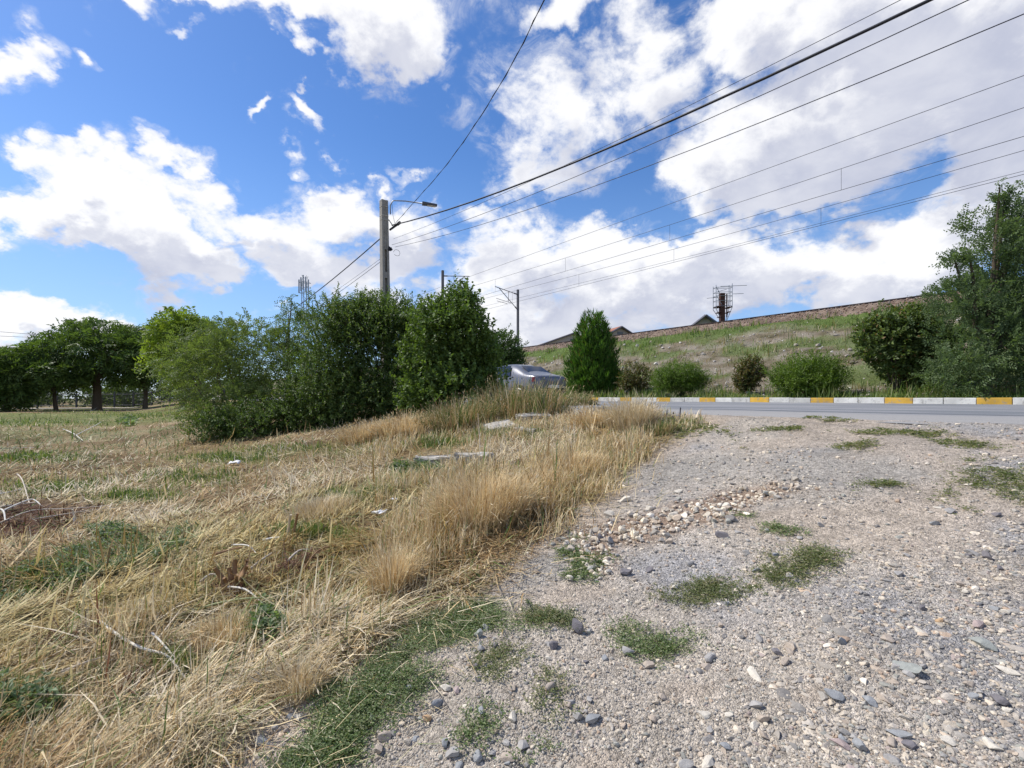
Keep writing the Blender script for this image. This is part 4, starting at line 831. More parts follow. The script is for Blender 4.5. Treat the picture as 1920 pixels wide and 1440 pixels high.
def conifer():
    x, y = on_s(1112, 15.7); o = tag(empty('conifer', (x, y, 1.5)), 'dense green cone shaped conifer beside the kerb', 'tree'); H = 165 * y / F_PX + .02; Rb = 37 * y / F_PX
    bm = bmesh.new(); b_tube(bm, [(0, 0, -.1), (0, 0, H * .5), (0, 0, H * .93)], [.09, .06, .015], 8); bm_obj('trunk', bm, M_bark, o, True)
    rng = np.random.default_rng(61); n = 4000; t = 1 - np.sqrt(rng.random(n)) * .98; a = rng.random(n) * 6.28
    prof = np.interp(t, [0, .06, .22, .5, .75, .9, 1], [.85, 1., 1.02, .86, .62, .46, .2]); spk = rng.random(n) < .22; r = Rb * prof * np.where(spk, rng.uniform(1.0, 1.16, n), 1) * np.where(rng.random(n) < .25, rng.random(n), 1 - np.abs(rng.normal(0, .08, n))) * (1 + .13 * np.sin(a * 5 + t * 17) + .10 * np.sin(a * 9 - t * 34) + .06 * np.sin(a * 17 + t * 60))
    Pb = np.stack([np.cos(a) * r, np.sin(a) * r, t * H * .93 + .05], 1); lf = 9; I = np.repeat(np.arange(n), lf); d = np.stack([np.cos(a) * .45, np.sin(a) * .45, np.full(n, 1.)], 1)
    dd = unit(d[I] + rng.normal(size=(n * lf, 3)) * .33); T = np.tile(np.arange(lf) / lf, n)[:, None]; ln = rng.uniform(.13, .24, n * lf) * np.where(spk, 1.5, 1)[I]
    V, Fc = leaf_arrays(Pb[I] + unit(d)[I] * T * .22, dd, rng.normal(size=(n * lf, 3)), ln, ln * .14)
    link('crown', np_mesh('crown', V, Fc, M_leaf, np.repeat(leaf_cols(n * lf, rng, (.05, .12, .016), (.11, .21, .03), (.17, .13, .05), .05) * np.repeat(rng.uniform(.8, 1.2, n), lf)[:, None], 4, 0)), o)
conifer()

# ---------------------------------------------------------------- lamp pole and low-voltage wires
PB = Vector(((725 - 960) / F_PX * 16, 16, 0)); PB.z = gz(PB.x, PB.y)
def pole():
    o = tag(empty('lamp_pole', PB, ang_t), 'tall concrete street lamp pole rising behind the dense shrubs', 'lamp pole'); H = at(721, 377, 16).z - PB.z
    lean = Vector((.03, .09, 0))
    def pt(z): return lean * (z / H)
    bm = bmesh.new(); prev = None   # H-profile body: two flanges and a recessed web with openings
    def slab(w0, w1, y0, y1, z0, z1):
        vs = []
        for z in (z0, z1):
            k = 1 - .28 * z / H; q = pt(z)
            for (a, c) in ((w0, y0), (w1, y0), (w1, y1), (w0, y1)): vs.append(bm.verts.new((a * k + q.x, c * k + q.y, z)))
        for f in ((3, 2, 1, 0), (4, 5, 6, 7), (0, 1, 5, 4), (1, 2, 6, 5), (2, 3, 7, 6), (3, 0, 4, 7)): bm.faces.new([vs[i] for i in f])
    slab(-.14, .14, -.15, -.055, -.3, H); slab(-.14, .14, .055, .15, -.3, H)
    zs = [-.3, .6, 1.3, 1.5, 2.3, 2.5, 3.3, 3.5, 4.3, 4.5, 5.25, H]
    for i in range(len(zs) - 1):
        if i % 2 == 0: slab(-.125, .125, -.0548, .0548, zs[i], zs[i + 1])
        else: slab(-.02, .02, -.0548, .0548, zs[i], zs[i + 1])
    bm_obj('post', bm, M_conc, o)
    for z in (H - .22, H - .52, H - .66):
        bm = bmesh.new(); q = pt(z); b_box(bm, (q.x, q.y, z), (.215, .235, .022), .003); bm_obj('strap', bm, M_slab, o)
    # lamp arm reaching over the road, away from the shrubs
    q = pt(H); out = Vector((-.12, -.99, 0)).normalized()
    iv = Matrix.Rotation(-ang_t, 3, 'Z')
    def loc(v): return iv @ (Vector(v) - PB)
    pA = loc(at(732, 402, 15.95)); pB = loc(at(732, 385, 15.9)); pC = loc(at(738, 376, 15.9)); pD = loc(at(760, 377, 15.95)); pE = loc(at(796, 382, 16.1))
    tube('lamp_arm', [pA, pB, pB.lerp(pC, .6) + Vector((0, 0, .03)), pC, pD, pE], .021, M_steel, o)
    dv = (pE - pD).normalized(); bm = bmesh.new()
    hd = pE + dv * .17; rot = dv.to_track_quat('X', 'Z').to_matrix()
    vs = b_box(bm, (0, 0, 0), (.50, .20, .085), .02)
    for v in bm.verts:
        k = 1 - .35 * max(0, v.co.x) / .25; v.co.y *= k; v.co.z = v.co.z * k
    bmesh.ops.transform(bm, matrix=Matrix.Translation(hd) @ rot.to_4x4(), verts=bm.verts); lh = bm_obj('lamp_head', bm, M_dsteel, o, False)
    bm = bmesh.new(); b_box(bm, (.06, 0, -.0475), (.28, .13, .008), .002); bmesh.ops.transform(bm, matrix=Matrix.Translation(hd) @ rot.to_4x4(), verts=bm.verts)
    bm_obj('lamp_lens', bm, mat('lamp_glass', (.62, .55, .52), .15, spec=.6), lh)
    # clamps, insulator hooks
    bm = bmesh.new(); c0 = loc(at(731, 431, 16)); c1 = loc(at(745, 421, 15.8)); bar(bm, c0, c1, .035); bar(bm, c1, loc(at(750, 417, 15.7)), .05); bar(bm, loc(at(729, 412, 16)), loc(at(737, 424, 15.85)), .014); bm_obj('cable_clamp', bm, M_cable, o)
    bm = bmesh.new(); b_box(bm, loc(at(731, 467, 15.95)), (.10, .10, .11), .01); bar(bm, loc(at(728, 462, 16)), loc(at(735, 468, 15.9)), .03); bm_obj('wire_bracket', bm, M_cable, o)
    bm = bmesh.new(); r = .10; c = loc(at(744, 474, 15.8)); b_tube(bm, [c + Vector((0, math.cos(t) * r * 1.1, math.sin(t) * r)) for t in np.linspace(0, 5.6, 18)], .006, 5); b_tube(bm, [loc(at(735, 383, 15.9)), loc(at(737, 405, 15.85)), loc(at(741, 421, 15.8))], .006, 5); bm_obj('wire_loop', bm, M_cable, o, True)
pole()
def wire(name, pts, r, label, m=None, n=7, group='overhead wires', cat='cable'):
    o = tube(name, pts, r, m or M_cable, None, n); tag(o, label, cat, group); return o
def along(h0, sag, L, u1, off=(0, 0), n=26):     # wire running beside the road towards the camera's right
    p = []
    for i in range(n):
        u = u1 * i / (n - 1); p.append((PB.x + .2 + off[0] + .616 * u, 15.9 + off[1] - .788 * u, EYE + h0 - 4 * sag * (u / L) * (1 - u / L)))
    return p
wire('overhead_cable', along(5.70, 1.5, 32, 30), .0185, 'thick black twisted cable running from the lamp pole to the upper right')
wire('overhead_cable', along(5.25, .85, 32, 30, (.05, 0)), .004, 'thin wire from the lamp pole just above the thick cable')
wire('overhead_cable', along(5.05, 1.03, 32, 30), .0055, 'thin wire from the lamp pole just under the thick cable')
wire('overhead_cable', along(4.98, 1.30, 32, 30, (.1, 0)), .0055, 'lowest thin wire from the lamp pole to the right')
k = []
for (px, py, D) in [(741,419,15.8),(780,375,12.6),(830,318,10.5),(890,235,8.4),(960,120,6.9),(1020,0,6.0),(1075,-110,5.3)]: k.append(at(px, py, D))
k += [Vector((1.6, 1.5, 6.9)), Vector((3, -6, 7.6))]
def smooth_path(P_, m=6):
    out = []
    for i in range(len(P_) - 1):
        a, b_, c, d = P_[max(i - 1, 0)], P_[i], P_[i + 1], P_[min(i + 2, len(P_) - 1)]
        for j in range(m):
            t = j / m; out.append(.5 * ((2 * b_) + (c - a) * t + (2 * a - 5 * b_ + 4 * c - d) * t * t + (3 * b_ - a - 3 * c + d) * t ** 3))
    return out + [P_[-1]]
kk_ = smooth_path(k); bm = bmesh.new(); b_tube(bm, kk_, .006, 6)
b_tube(bm, [p + Vector((math.cos(i * 1.9) * .010, 0, math.sin(i * 1.9) * .010)) for i, p in enumerate(kk_)], .0045, 5)
tag(bm_obj('service_cable', bm, M_cable, None, True), 'twisted thin service cable curving up from the lamp pole over the camera', 'cable', 'overhead wires')
def away(h0, h1, sag, L, r, lab):
    wire('overhead_cable', [(PB.x - .1 - .616 * u, 16.1 + .788 * u, EYE + h0 + (h1 - h0) * u / L - 4 * sag * (u / L) * (1 - u / L)) for u in np.linspace(0, L, 20)], r, lab)
away(5.45, 5.2, .75, 34, .019, 'thick black cable running from the lamp pole down left behind the thicket')
away(4.65, 4.6, .7, 34, .008, 'thin wire from the lamp pole down left behind the thicket'); away(4.75, 4.7, .6, 34, .005, 'fainter thin wire beside the other thin wire left of the lamp pole')
for py0, py1, lab in ((622, 629, 'upper of the two far wires above the left trees'), (630, 634, 'lower of the two far wires above the left trees')):
    wire('far_cable', [at(-200, py0 - 12, 70), at(0, py0, 72), at(90, py1, 74), at(300, py1 + 22, 78)], .03, lab, M_dsteel, 5, 'far wires')

# ---------------------------------------------------------------- railway masts and overhead line
def mast(px, s, top_py, sign, label):
    x, y = on_s(px, s); zt = EYE + (HOR - top_py) * y / F_PX; o = tag(empty('railway_mast', (x, y, 5.2), ang_t - math.pi / 2), label, 'mast', 'railway masts'); H = zt - 5.2
    w = .18; bm = bmesh.new(); b_box(bm, (0, 0, H / 2 - .5), (w * 1.2, w * 1.2, H + 1), .02); bm_obj('post', bm, M_dsteel, o)
    # local +x = towards the road's far side; the bracket reaches over the track
    def bars(name, L_, r):
        bm = bmesh.new()
        for a, c in L_: bar(bm, Vector((a[0] * sign, a[1], a[2])), Vector((c[0] * sign, c[1], c[2])), r)
        bm_obj(name, bm, M_dsteel, o, True)
    bars('bracket_tube', [((.05, 0, H - .55), (3.15, 0, H - .10)), ((.05, 0, H - 2.25), (2.6, 0, H - .2))], .038)
    bars('registration_arm', [((.9, 0, H - 1.62), (3.0, 0, H - 1.35)), ((1.5, 0, H - 1.75), (2.9, 0, H - 1.62)), ((1.3, 0, H - .4), (1.35, 0, H - 1.6))], .025)
    bars('insulator', [((.08, 0, H - .545), (.55, 0, H - .475)), ((.08, 0, H - 2.22), (.42, 0, H - 1.95))], .065)
    return o
mast(830, 24.1, 507, 1, 'left railway mast with its bracket pointing right above the broad leaved shrub'); mast(971, 33.6, 543, -1, 'right railway mast on the embankment crest with its bracket pointing left')
def catenary(s, zm, zc, sp, label, u0=-40, u1=52, phase=0):
    o = tag(empty('catenary_line', (*xy(s, 10), zc)), label, 'overhead line', 'railway overhead lines'); org = Vector(o.location)
    us = np.linspace(u0, u1, 50); zs = zm - .5 * np.sin(np.pi * np.clip((us + 18) / 70, 0, 1))
    tube('messenger_wire', [Vector((*xy(s, u), z)) - org for u, z in zip(us, zs)], .012, M_cable, o, 5)
    tube('contact_wire', [Vector((*xy(s, u), zc)) - org for u in us], .012, M_cable, o, 5)
    for u in np.arange(u0 + phase, u1, sp):
        z = float(np.interp(u, us, zs)); tube('dropper', [Vector((*xy(s, u), z)) - org, Vector((*xy(s, u), zc)) - org], .008, M_cable, o, 5)
catenary(26.9, 13.05, 11.55, 9.5, 'nearer railway overhead line with droppers crossing the sky on the right', phase=1.0)
catenary(30.7, 12.75, 11.3, 9.5, 'farther railway overhead line with droppers low above the embankment', phase=3.2)
wire('feeder_wire', [(*xy(24.1, u), 12.6 - .0 * u) for u in np.linspace(-45, 120, 40)], .011, 'highest railway feeder wire crossing the sky on the right', None, 5, 'railway feeder wires')
wire('feeder_wire', [(*xy(33.4, u), 12.55 - .25 * math.sin((u + 20) / 20)) for u in np.linspace(-45, 120, 60)], .011, 'lowest railway feeder wire just above the embankment trees', None, 5, 'railway feeder wires')

# ---------------------------------------------------------------- far things: mobile mast, scaffolded chimney, houses
def mobile_mast():
    D = 150; base = Vector(((572 - 960) / F_PX * D, D, .5)); o = tag(empty('mobile_mast', base), 'far lattice mobile phone mast with panel antennas above the saplings', 'mast'); H = EYE + (HOR - 517) / F_PX * D - base.z; w = .75
    bm = bmesh.new(); c = [(-w, -w), (w, -w), (w, w), (-w, w)]
    for a in c: bar(bm, (*a, 0), (*a, H - 2), .11, 5)
    z = 0
    while z < H - 2.5:
        for i in range(4):
            a, d = c[i], c[(i + 1) % 4]; bar(bm, (*a, z), (*d, z + 1.5), .05, 4); bar(bm, (*d, z + 1.5), (*a, z + 3), .05, 4)
        z += 3
    bm_obj('lattice', bm, M_steel, o)
    for px, h0, h1 in ((-1.5, H - 5.6, H - 1.4), (-.9, H - 5, H - .7), (-.2, H - 4.6, H), (.6, H - 5.2, H - .5), (1.4, H - 5.6, H - 1.4)):
        bm = bmesh.new(); b_box(bm, (px, -.9, (h0 + h1) / 2), (.36, .25, h1 - h0), .03); bm_obj('antenna_panel', bm, M_steel, o)
    bm = bmesh.new()
    for zz in (H - 5.5, H - 2.2):
        for i in range(4):
            a, d = c[i], c[(i + 1) % 4]; bar(bm, (a[0] * 1.9, a[1] * 1.2, zz), (d[0] * 1.9, d[1] * 1.2, zz), .07, 5)
    bm_obj('antenna_ring', bm, M_steel, o)
mobile_mast()
def chimney():
    D = 55.; k = D / F_PX; base = at(1355, 745, D); base.z = 1.4; o = tag(empty('scaffolded_chimney', base), 'rusty chimney wrapped in a scaffold cage beyond the railway', 'chimney')
    def q(px, py, dy=0): v = at(px, py, D); return Vector((v.x - base.x, dy, v.z - base.z))
    bm = bmesh.new(); b_box(bm, q(1353.8, 640), (8.5 * k, .5, 180 * k), .02); bm_obj('column', bm, M_rust, o)
    for px in (1350.2, 1362.8):
        bm = bmesh.new(); b_box(bm, q(px, 573), (1.6 * k, .14, 44 * k)); bm_obj('upright', bm, M_rust, o)
    bm = bmesh.new()
    for (py, a, c) in ((554, 1350, 1363), (563, 1350, 1363), (568, 1350, 1363), (573, 1350, 1363)): b_box(bm, q((a + c) / 2, py), ((c - a) * k, .3, .5 * k))
    bm_obj('ladder_rungs', bm, M_rust, o)
    bm = bmesh.new(); W2 = .4
    for px, lo in ((1340, 580), (1370, 577)):
        for dy in (-W2, W2):
            bar(bm, q(px, 536 if px < 1350 else 533, dy), q(px, lo, dy), .035); bar(bm, q(px, lo, dy), q(1352 if px < 1350 else 1362, 601, dy * .3), .035)
    for px in (1343.5, 1366.5): bar(bm, q(px, 540, -W2), q(px, 575, -W2), .022)
    for py in (540, 549, 556, 565, 575):
        for dy in (-W2, W2): bar(bm, q(1340, py, dy), q(1370, py - .6, dy), .026)
        for px in (1340, 1370): bar(bm, q(px, py, -W2), q(px, py, W2), .026)
    bar(bm, q(1340, 539, -W2), q(1347, 552, -W2), .03); bar(bm, q(1341, 556, -W2), q(1350, 572, -W2), .03); bar(bm, q(1370, 556, W2), q(1363, 575, -W2), .03); bar(bm, q(1344, 548, -W2), q(1365, 541, W2), .03)
    bm_obj('scaffold_cage', bm, M_steel, o)
    bm = bmesh.new(); bar(bm, q(1348, 538.5, -W2), q(1397, 536.5, -W2), .03); bar(bm, q(1371, 552.5, -W2), q(1391, 551.8, -W2), .028); bar(bm, q(1328, 558, W2), q(1349, 556, W2), .028); bm_obj('long_tube', bm, M_steel, o)
    for a, c, py in ((1341, 1350, 576), (1362, 1369, 577), (1345, 1351, 586), (1362, 1366, 586), (1348, 1351, 594)):
        bm = bmesh.new(); b_box(bm, q((a + c) / 2, py), ((c - a) * k, 1.2, 1.2 * k)); bm_obj('platform', bm, M_rust, o)
chimney()
M_tile = mat('red_roof_tile', (.33, .15, .10), .85, nscale=3, namp=.25); M_gtile = mat('grey_roof', (.20, .21, .25), .7, nscale=3, namp=.2); M_wall = mat('house_wall', (.38, .33, .31), .9, nscale=2, namp=.1); M_trim = mat('barge_board', (.10, .10, .13), .6)
M_btile = mat('beige_roof', (.40, .33, .27), .85, nscale=3, namp=.2); M_glass = mat('window_glass', (.03, .04, .05), .08, spec=.6)
def house(px, D, apex_py, half, rise, depth, rz, label, roofm):
    p = at(px, apex_py, D); o = tag(empty('house', (p.x, p.y, 1.4), rz), label, 'house', 'houses beyond the railway'); H = p.z - 1.4; e = H - rise
    bm = bmesh.new(); v = [bm.verts.new(c) for c in ((-half, 0, 0), (half, 0, 0), (half, 0, e), (0, 0, H - .12), (-half, 0, e), (-half, depth, 0), (half, depth, 0), (half, depth, e), (0, depth, H - .12), (-half, depth, e))]
    for f in ((0, 1, 2, 3, 4), (9, 8, 7, 6, 5), (1, 6, 7, 2), (5, 0, 4, 9)): bm.faces.new([v[i] for i in f])
    bm_obj('wall', bm, M_wall, o)
    rf = None
    for sg in (-1, 1):
        bm = bmesh.new(); n = Vector((rise * sg, 0, half)).normalized() * .12; ov = 1.12
        q = [Vector((0, -.45, H)), Vector((0, depth + .45, H)), Vector((half * ov * sg, depth + .45, H - rise * ov)), Vector((half * ov * sg, -.45, H - rise * ov))]
        a = [bm.verts.new(c) for c in q]; c_ = [bm.verts.new(c + n) for c in q]
        bm.faces.new(a); bm.faces.new(c_[::-1])
        for i in range(4): bm.faces.new((a[i], c_[i], c_[(i + 1) % 4], a[(i + 1) % 4]))
        bmesh.ops.recalc_face_normals(bm, faces=bm.faces); bm_obj('roof', bm, roofm, o)
        bm = bmesh.new(); d = Vector((half * ov * sg, 0, -rise * ov)); bar(bm, Vector((0, -.5, H - .02)), Vector((0, -.5, H - .02)) + d, .13, 4); bm_obj('barge_board', bm, M_trim, o)
    bm = bmesh.new(); b_box(bm, (0, -.02, e + rise * .3), (1., .06, .9)); bm_obj('window', bm, M_glass, o)
house(1322, 53, 592, 3.2, 2.5, 9, R(-12), 'grey gabled house peeping over the ballast left of the chimney', M_gtile)
house(1163, 74, 613, 3.2, 1.7, 5, R(18), 'red tiled house roof over the ballast right of the conifer', M_tile)
house(1074, 92, 625, 6, 2.2, 6, R(15), 'beige house roof low over the rail left of the conifer', M_btile)

# ---------------------------------------------------------------- parked car
def car():
    x0, y0 = xy(12.15, 0); k = (1036 - 960) / F_PX
    s0 = 12.15; D = s0 / (NX * k + NY); u0 = su(k * D, D)[1]      # middle of the tail
    x, y = xy(s0, u0 + 2.2); o = tag(empty('parked_car', (x, y, road_z(s0) + .02), ang_t), 'silver parked saloon car half hidden by tall grass', 'car')
    Mp = mat('silver_car_paint', (.17, .175, .20), .3, .3, .5); Mg = mat('car_glass', (.012, .012, .016), .06, spec=.7); Mt = mat('tyre_rubber', (.02, .02, .02), .85); Mr = mat('alloy_rim', (.4, .4, .42), .35, .8); Mred = mat('tail_lamp_red', (.35, .015, .02), .2, spec=.6); Mblk = mat('black_trim', (.02, .02, .022), .6); Mpl = mat('plate_white', (.7, .7, .7), .4)
    # stations along the car (x forward): half width, bottom, belt, roof height, roof half width
    st = [(-2.22,.70,.42,.86,.90,.58),(-2.12,.80,.28,.93,.97,.68),(-1.75,.86,.24,.95,1.03,.70),(-1.45,.87,.24,.95,1.10,.66),(-.85,.885,.22,.945,1.41,.60),(-.35,.89,.22,.94,1.475,.60),(.25,.89,.22,.93,1.46,.60),(.75,.885,.22,.92,1.36,.59),(1.30,.87,.22,.90,1.03,.66),(1.55,.86,.23,.88,.96,.70),(2.0,.80,.26,.74,.80,.62),(2.20,.66,.38,.62,.66,.5)]
    bm = bmesh.new(); prev = None
    for (X_, w, zb, bl, rf, rw) in st:
        h = [(w * .86, zb), (w * .98, zb + .10), (w, (zb + bl) / 2), (w * .965, bl), (rw + (w * .93 - rw) * .25, bl + (rf - bl) * .72), (rw * .86, rf - .005), (rw * .45, rf + .012)]
        pts = h + [(-a, b_) for a, b_ in h[::-1]]; ring = [bm.verts.new((X_, a, b_)) for a, b_ in pts]
        if prev:
            for j in range(len(ring)): bm.faces.new((prev[j], ring[j], ring[(j + 1) % 14], prev[(j + 1) % 14]))
        else: bm.faces.new(ring)
        prev = ring
    bm.faces.new(prev[::-1]); bmesh.ops.recalc_face_normals(bm, faces=bm.faces)
    body = bm_obj('body', bm, Mp, o, True); md = body.modifiers.new('sub', 'SUBSURF'); md.levels = md.render_levels = 1
    def quad(name, P_, m, parent=o, t=.012):
        bm = bmesh.new(); a = [bm.verts.new(p) for p in P_]; bm.faces.new(a); bmesh.ops.recalc_face_normals(bm, faces=bm.faces); me = bm_obj(name, bm, m, parent); sm = me.modifiers.new('sol', 'SOLIDIFY'); sm.thickness = t; sm.offset = 0; return me
    def loz(a, b_, y_): return [(px_, y_ + s_, z_) for px_, z_, s_ in a]
    quad('rear_window', [(-1.52,-.56,1.075),(-1.52,.56,1.075),(-.98,.50,1.375),(-.98,-.50,1.375)], Mg)
    quad('windscreen', [(.92,.52,1.335),(.92,-.52,1.335),(1.36,-.60,1.02),(1.36,.60,1.02)], Mg)
    for sg in (-1, 1):
        quad('side_window', [(-.72,sg*.845,.985),(.18,sg*.85,.975),(.20,sg*.665,1.38),(-.55,sg*.665,1.39)], Mg)
        quad('side_window', [(.26,sg*.85,.975),(1.08,sg*.85,.965),(.70,sg*.69,1.30),(.28,sg*.665,1.375)], Mg)
        d = quad('tail_lamp', [(-2.175,sg*.50,.74),(-2.175,sg*.52,.90),(-2.02,sg*.845,.90),(-2.02,sg*.845,.72)], Mred, t=.03)
        for xx in (-1.33, 1.36):
            bm = bmesh.new(); bmesh.ops.create_cone(bm, cap_ends=True, segments=28, radius1=.315, radius2=.315, depth=.21, matrix=Matrix.Translation((xx, sg * .80, .315)) @ Matrix.Rotation(math.pi / 2, 4, 'X')); bmesh.ops.bevel(bm, geom=[e for e in bm.edges if len(e.link_faces) == 2 and any(len(f.verts) > 4 for f in e.link_faces)], offset=.03, segments=2, affect='EDGES')
            wh = bm_obj('wheel', bm, Mt, o, True)
            bm = bmesh.new(); bmesh.ops.create_cone(bm, cap_ends=True, segments=20, radius1=.20, radius2=.16, depth=.03, matrix=Matrix.Translation((xx, sg * .915, .315)) @ Matrix.Rotation(-sg * math.pi / 2, 4, 'X'))
            for a in range(5): b_box(bm, (xx + math.cos(a * 1.2566) * .11, sg * .93, .315 + math.sin(a * 1.2566) * .11), (.17, .02, .035), 0, Matrix.Rotation(-a * 1.2566, 3, 'Y'))
            bm_obj('rim', bm, Mr, wh)
        for xx in (-.50, .42):
            bm = bmesh.new(); b_box(bm, (xx, sg * .893, .86), (.17, .03, .03), .008); bm_obj('door_handle', bm, Mp, o)
        bm = bmesh.new(); b_box(bm, (.98, sg * .98, 1.0), (.10, .16, .12), .03); bm_obj('mirror', bm, Mp, o)
    bm = bmesh.new(); b_box(bm, (-2.2, 0, .40), (.10, 1.35, .20), .03); bm_obj('bumper', bm, Mblk, o)
    bm = bmesh.new(); b_box(bm, (-2.27, 0, .56), (.015, .52, .11), .003); bm_obj('number_plate', bm, Mpl, o)
car()

# ---------------------------------------------------------------- rubble, concrete blocks, sticks, litter
def block(name, px, py, dims, rz, label, m=M_slab, chip=.02, tilt=(0, 0), lift=0., cat='concrete block'):
    x, y = up1(px, py); bm = bmesh.new(); b_box(bm, (0, 0, 0), dims, chip); bmesh.ops.subdivide_edges(bm, edges=bm.edges, cuts=3, use_grid_fill=True)
    rng = random.Random(px)
    for v in bm.verts: v.co += Vector((rng.gauss(0, 1), rng.gauss(0, 1), rng.gauss(0, 1))) * min(dims) * .085
    o = bm_obj(name, bm, m); o.location = (x, y, float(ground_z(np.array(x), np.array(y))) + dims[2] * .32 + lift); o.rotation_euler = (*tilt, rz); tag(o, label, cat); return o
block('concrete_block', 822, 868, (.62, .22, .15), .05, 'weathered concrete kerb block half buried in the grass, left of two', lift=-.03)
block('concrete_block', 890, 868, (.50, .28, .2), .1, 'pale concrete block half hidden behind the golden tuft, right of two', lift=-.05)
block('broken_slab', 938, 806, (.50, .36, .11), .4, 'largest white broken slab in the grass before the car', tilt=(.25, -.15), lift=.02, cat='rubble slab')
block('broken_slab', 985, 813, (.34, .24, .07), -.3, 'flat white slab piece right of the largest broken slab', tilt=(.1, .12), lift=.02, cat='rubble slab')
block('broken_slab', 1000, 784, (.66, .3, .1), .2, 'long pale slab piece behind the flat white slab', tilt=(.1, 0), lift=.0, cat='rubble slab')
block('broken_slab', 1098, 786, (.34, .3, .10), .6, 'tilted grey slab piece in the rubble left of the blond tuft', tilt=(.2, .2), lift=.06, cat='rubble slab')
block('broken_slab', 1120, 780, (.3, .22, .14), .1, 'chunky pale slab piece under the kerb end beside the blond tuft', lift=.06, cat='rubble slab')
block('broken_slab', 846, 806, (.16, .10, .06), .2, 'small white slab piece left of the largest broken slab', lift=.05, cat='rubble slab')
block('broken_slab', 1205, 726 + 60, (.28, .2, .08), .2, 'low pale slab piece right of the blond tuft near the asphalt', lift=.02, cat='rubble slab')
def stick(pts_px, r, label, m=None, h=.03, group=None, name='stick', lift=None):
    P_ = []
    for i, q in enumerate(pts_px):
        x, y = up1(q[0], q[1]); z = float(ground_z(np.array(x), np.array(y))) + (h if len(q) < 3 else q[2]); P_.append(Vector((x, y, z)))
    PP = smooth_path(P_, 3) if len(P_) > 2 else [P_[0], P_[0].lerp(P_[1], .5) + Vector((0, 0, .006)), P_[1]]
    n = len(PP); o = tube(name, PP, [r * (1 - .5 * i / (n - 1)) for i in range(n)], m or M_wood, None, 7); tag(o, label, 'stick', group); return o
M_white = mat('bleached_wood', (.70, .66, .58), .8, nscale=25, namp=.2); M_green = mat('green_stalk', (.36, .38, .19), .7, nscale=25, namp=.2)
S_ = [([(-60,942,.10),(0,938,.12),(42,933,.14)],.014,'thick bleached stick at the top of the left pile',M_white),
 ([(-60,995,.05),(-10,972,.10),(6,975,.12),(10,982,.04)],.015,'hooked white stick lowest in the left pile',M_white),
 ([(8,965,.08),(40,956,.11),(62,952,.12),(78,958,.06)],.012,'bent white stick in the middle of the left pile',M_white),
 ([(32,912,.22),(42,925,.2),(55,950,.05)],.011,'upright dead stalk behind the left pile of sticks',M_wood),
 ([(0,985,.05),(60,970,.08),(130,965,.06),(205,956,.03)],.008,'long thin stick along the brown earth',M_wood),
 ([(60,980,.04),(140,971,.06),(215,958,.03)],.007,'second thin stick along the brown earth',M_wood),
 ([(0,958,.05),(70,953,.08)],.014,'short stick crossing the left pile',M_wood),
 ([(185,1202,.10),(220,1228,.10),(265,1248,.08),(310,1258,.06),(335,1275,.05),(350,1285,.02)],.009,'long white crooked stick in the lower field',M_white),
 ([(285,1225,.10),(305,1240,.08),(330,1262,.05)],.007,'thin white twig beside the crooked white stick',M_white),
 ([(110,1288,.05),(170,1270,.07),(240,1245,.05)],.007,'thin grey straw stick left of the crooked white stick',M_wood),
 ([(428,1122,.06),(460,1128,.08),(490,1140,.05)],.008,'white peeled stick below the brown stump',M_white),
 ([(330,1175,.05),(400,1155,.07),(470,1142,.08),(520,1130,.04)],.008,'long pale green stalk lying across the field',M_green),
 ([(360,1190,.05),(440,1165,.07),(540,1120,.04)],.007,'second long pale stalk beside the pale green stalk',M_green),
 ([(215,1190,.05),(300,1180,.07),(380,1160,.05)],.008,'pale dry stalk left of the long green stalks',M_wood),
 ([(400,1060,.06),(440,1050,.08),(455,1047,.08)],.013,'brown stick below the bleached splinter',M_brown),
 ([(435,1040,.08),(465,1045,.09),(480,1051,.04)],.007,'bleached splinter on top of the brown stick',M_white),
 ([(495,1022,.04),(525,1021,.05)],.013,'short pale stick at the foot of the upright stakes',M_white),
 ([(470,1080,.05),(510,1058,.08)],.010,'straw coloured stick right of the brown stump',M_wood),
 ([(540,1072,.06),(560,1058,.08),(578,1052,.06)],.010,'curved tan stick below the upright stakes',M_wood),
 ([(570,1082,.04),(595,1062,.08),(630,1038,.04)],.008,'dark brown stem leaning through the dry grass',M_brown),
 ([(375,1108,.06),(395,1098,.08),(410,1096,.05)],.010,'curved pale stick left of the brown stump',M_wood),
 ([(300,1035,.10),(345,1040,.14),(390,1026,.16)],.006,'pale green branched stalk over the blue green weeds',M_green),
 ([(340,1015,.12),(370,1030,.12)],.006,'side twig of the pale stalk over the weeds',M_green),
 ([(118,808,.1),(138,820,.15),(155,830,.05)],.018,'pale stick in the far brush heap on the left',M_white),
 ([(0,845,.05),(80,842,.06)],.015,'far pale stick lying left of the brush heap',M_wood),
 ([(140,822,.1),(180,812,.3),(190,806,.3)],.015,'raised far stick of the brush heap',M_white)]
for p, r, l, m in S_: stick(p, r, l, m, group='dry sticks in the field')
def stake(px, py, top, r, label, m):
    x, y = up1(px, py); z = float(ground_z(np.array(x), np.array(y))); q = at(top[0], top[1], y); o = tube('stake', [(x, y, z - .05), ((x + q.x) / 2, y + .01, (z + q.z) / 2), tuple(q)], [r, r * .95, r * .85], m, None, 7); tag(o, label, 'stake', 'upright dead stalks')
stake(536, 1012, (545, 965), .013, 'left of two upright stakes in the dry grass', M_wood); stake(547, 1012, (558, 963), .012, 'right of two upright stakes in the dry grass', M_brown)
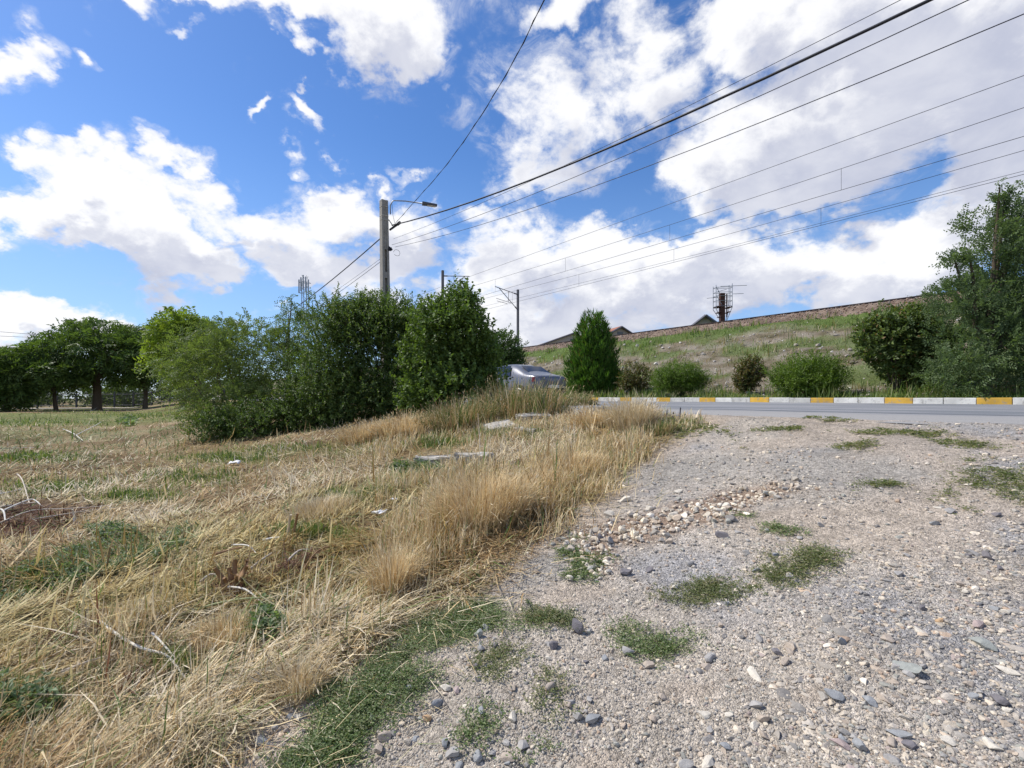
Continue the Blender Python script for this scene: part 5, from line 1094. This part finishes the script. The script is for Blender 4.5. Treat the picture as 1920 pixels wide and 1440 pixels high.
stake(298, 1140, (302, 1100), .009, 'short upright stalk stub in the lower field', M_wood); stake(903 - 2, 845, (896, 775), .008, 'single tall bare stalk behind the concrete block', M_wood); stake(139, 978, (136, 955), .012, 'white stub standing in the brown earth', M_white)
stake(1213, 792, (1216, 757), .014, 'dried dock weed with a drooping head beside the road', M_brown)
for i, (px, l) in enumerate(((1250, 'leftmost thin dark weed stalk at the near road edge'), (1262, 'second thin dark weed stalk at the near road edge'), (1275, 'tallest thin dark weed stalk at the near road edge'), (1284, 'shortest thin dark weed stalk at the near road edge'))): stake(px, 786, (px + 1, (768, 772, 764, 776)[i]), .010, l, M_dsteel)
def stump():
    x, y = up1(437, 1112); o = tag(empty('cut_stump', (x, y, float(ground_z(np.array(x), np.array(y))))), 'brown cut shrub stump with splintered stems in the mown field', 'stump'); rng = random.Random(5)
    for i in range(7):
        a = i * .9; tp = (math.cos(a) * rng.uniform(.05, .13), math.sin(a) * .07, rng.uniform(.10, .2)); tube('stem', [(math.cos(a) * .03, math.sin(a) * .03, -.03), (tp[0] * .6, tp[1] * .6, tp[2] * .55), tp], [.02, .018, .014], M_brown, o, 7)
stump()
def scrap(px, py, w, label, seed):
    x, y = up1(px, py); rng = random.Random(seed); bm = bmesh.new(); n = 5; g_ = [[bm.verts.new(((i - 2) * w / 4 + rng.gauss(0, w * .05), (j - 2) * w / 6 + rng.gauss(0, w * .05), rng.uniform(0, w * .3))) for j in range(n)] for i in range(n)]
    for i in range(n - 1):
        for j in range(n - 1): bm.faces.new((g_[i][j], g_[i + 1][j], g_[i + 1][j + 1], g_[i][j + 1]))
    o = bm_obj('plastic_scrap', bm, mat('white_plastic', (.75, .75, .75), .4), None, True); sm = o.modifiers.new('t', 'SOLIDIFY'); sm.thickness = .003; o.location = (x, y, float(ground_z(np.array(x), np.array(y))) + .03); tag(o, label, 'litter')
scrap(710, 966, .13, 'crumpled white plastic scrap beside the narrow straw tuft', 1); scrap(440, 873, .22, 'white litter scrap on green grass before the thicket', 2); scrap(738, 943, .08, 'small pale scrap right of the crumpled plastic', 3)
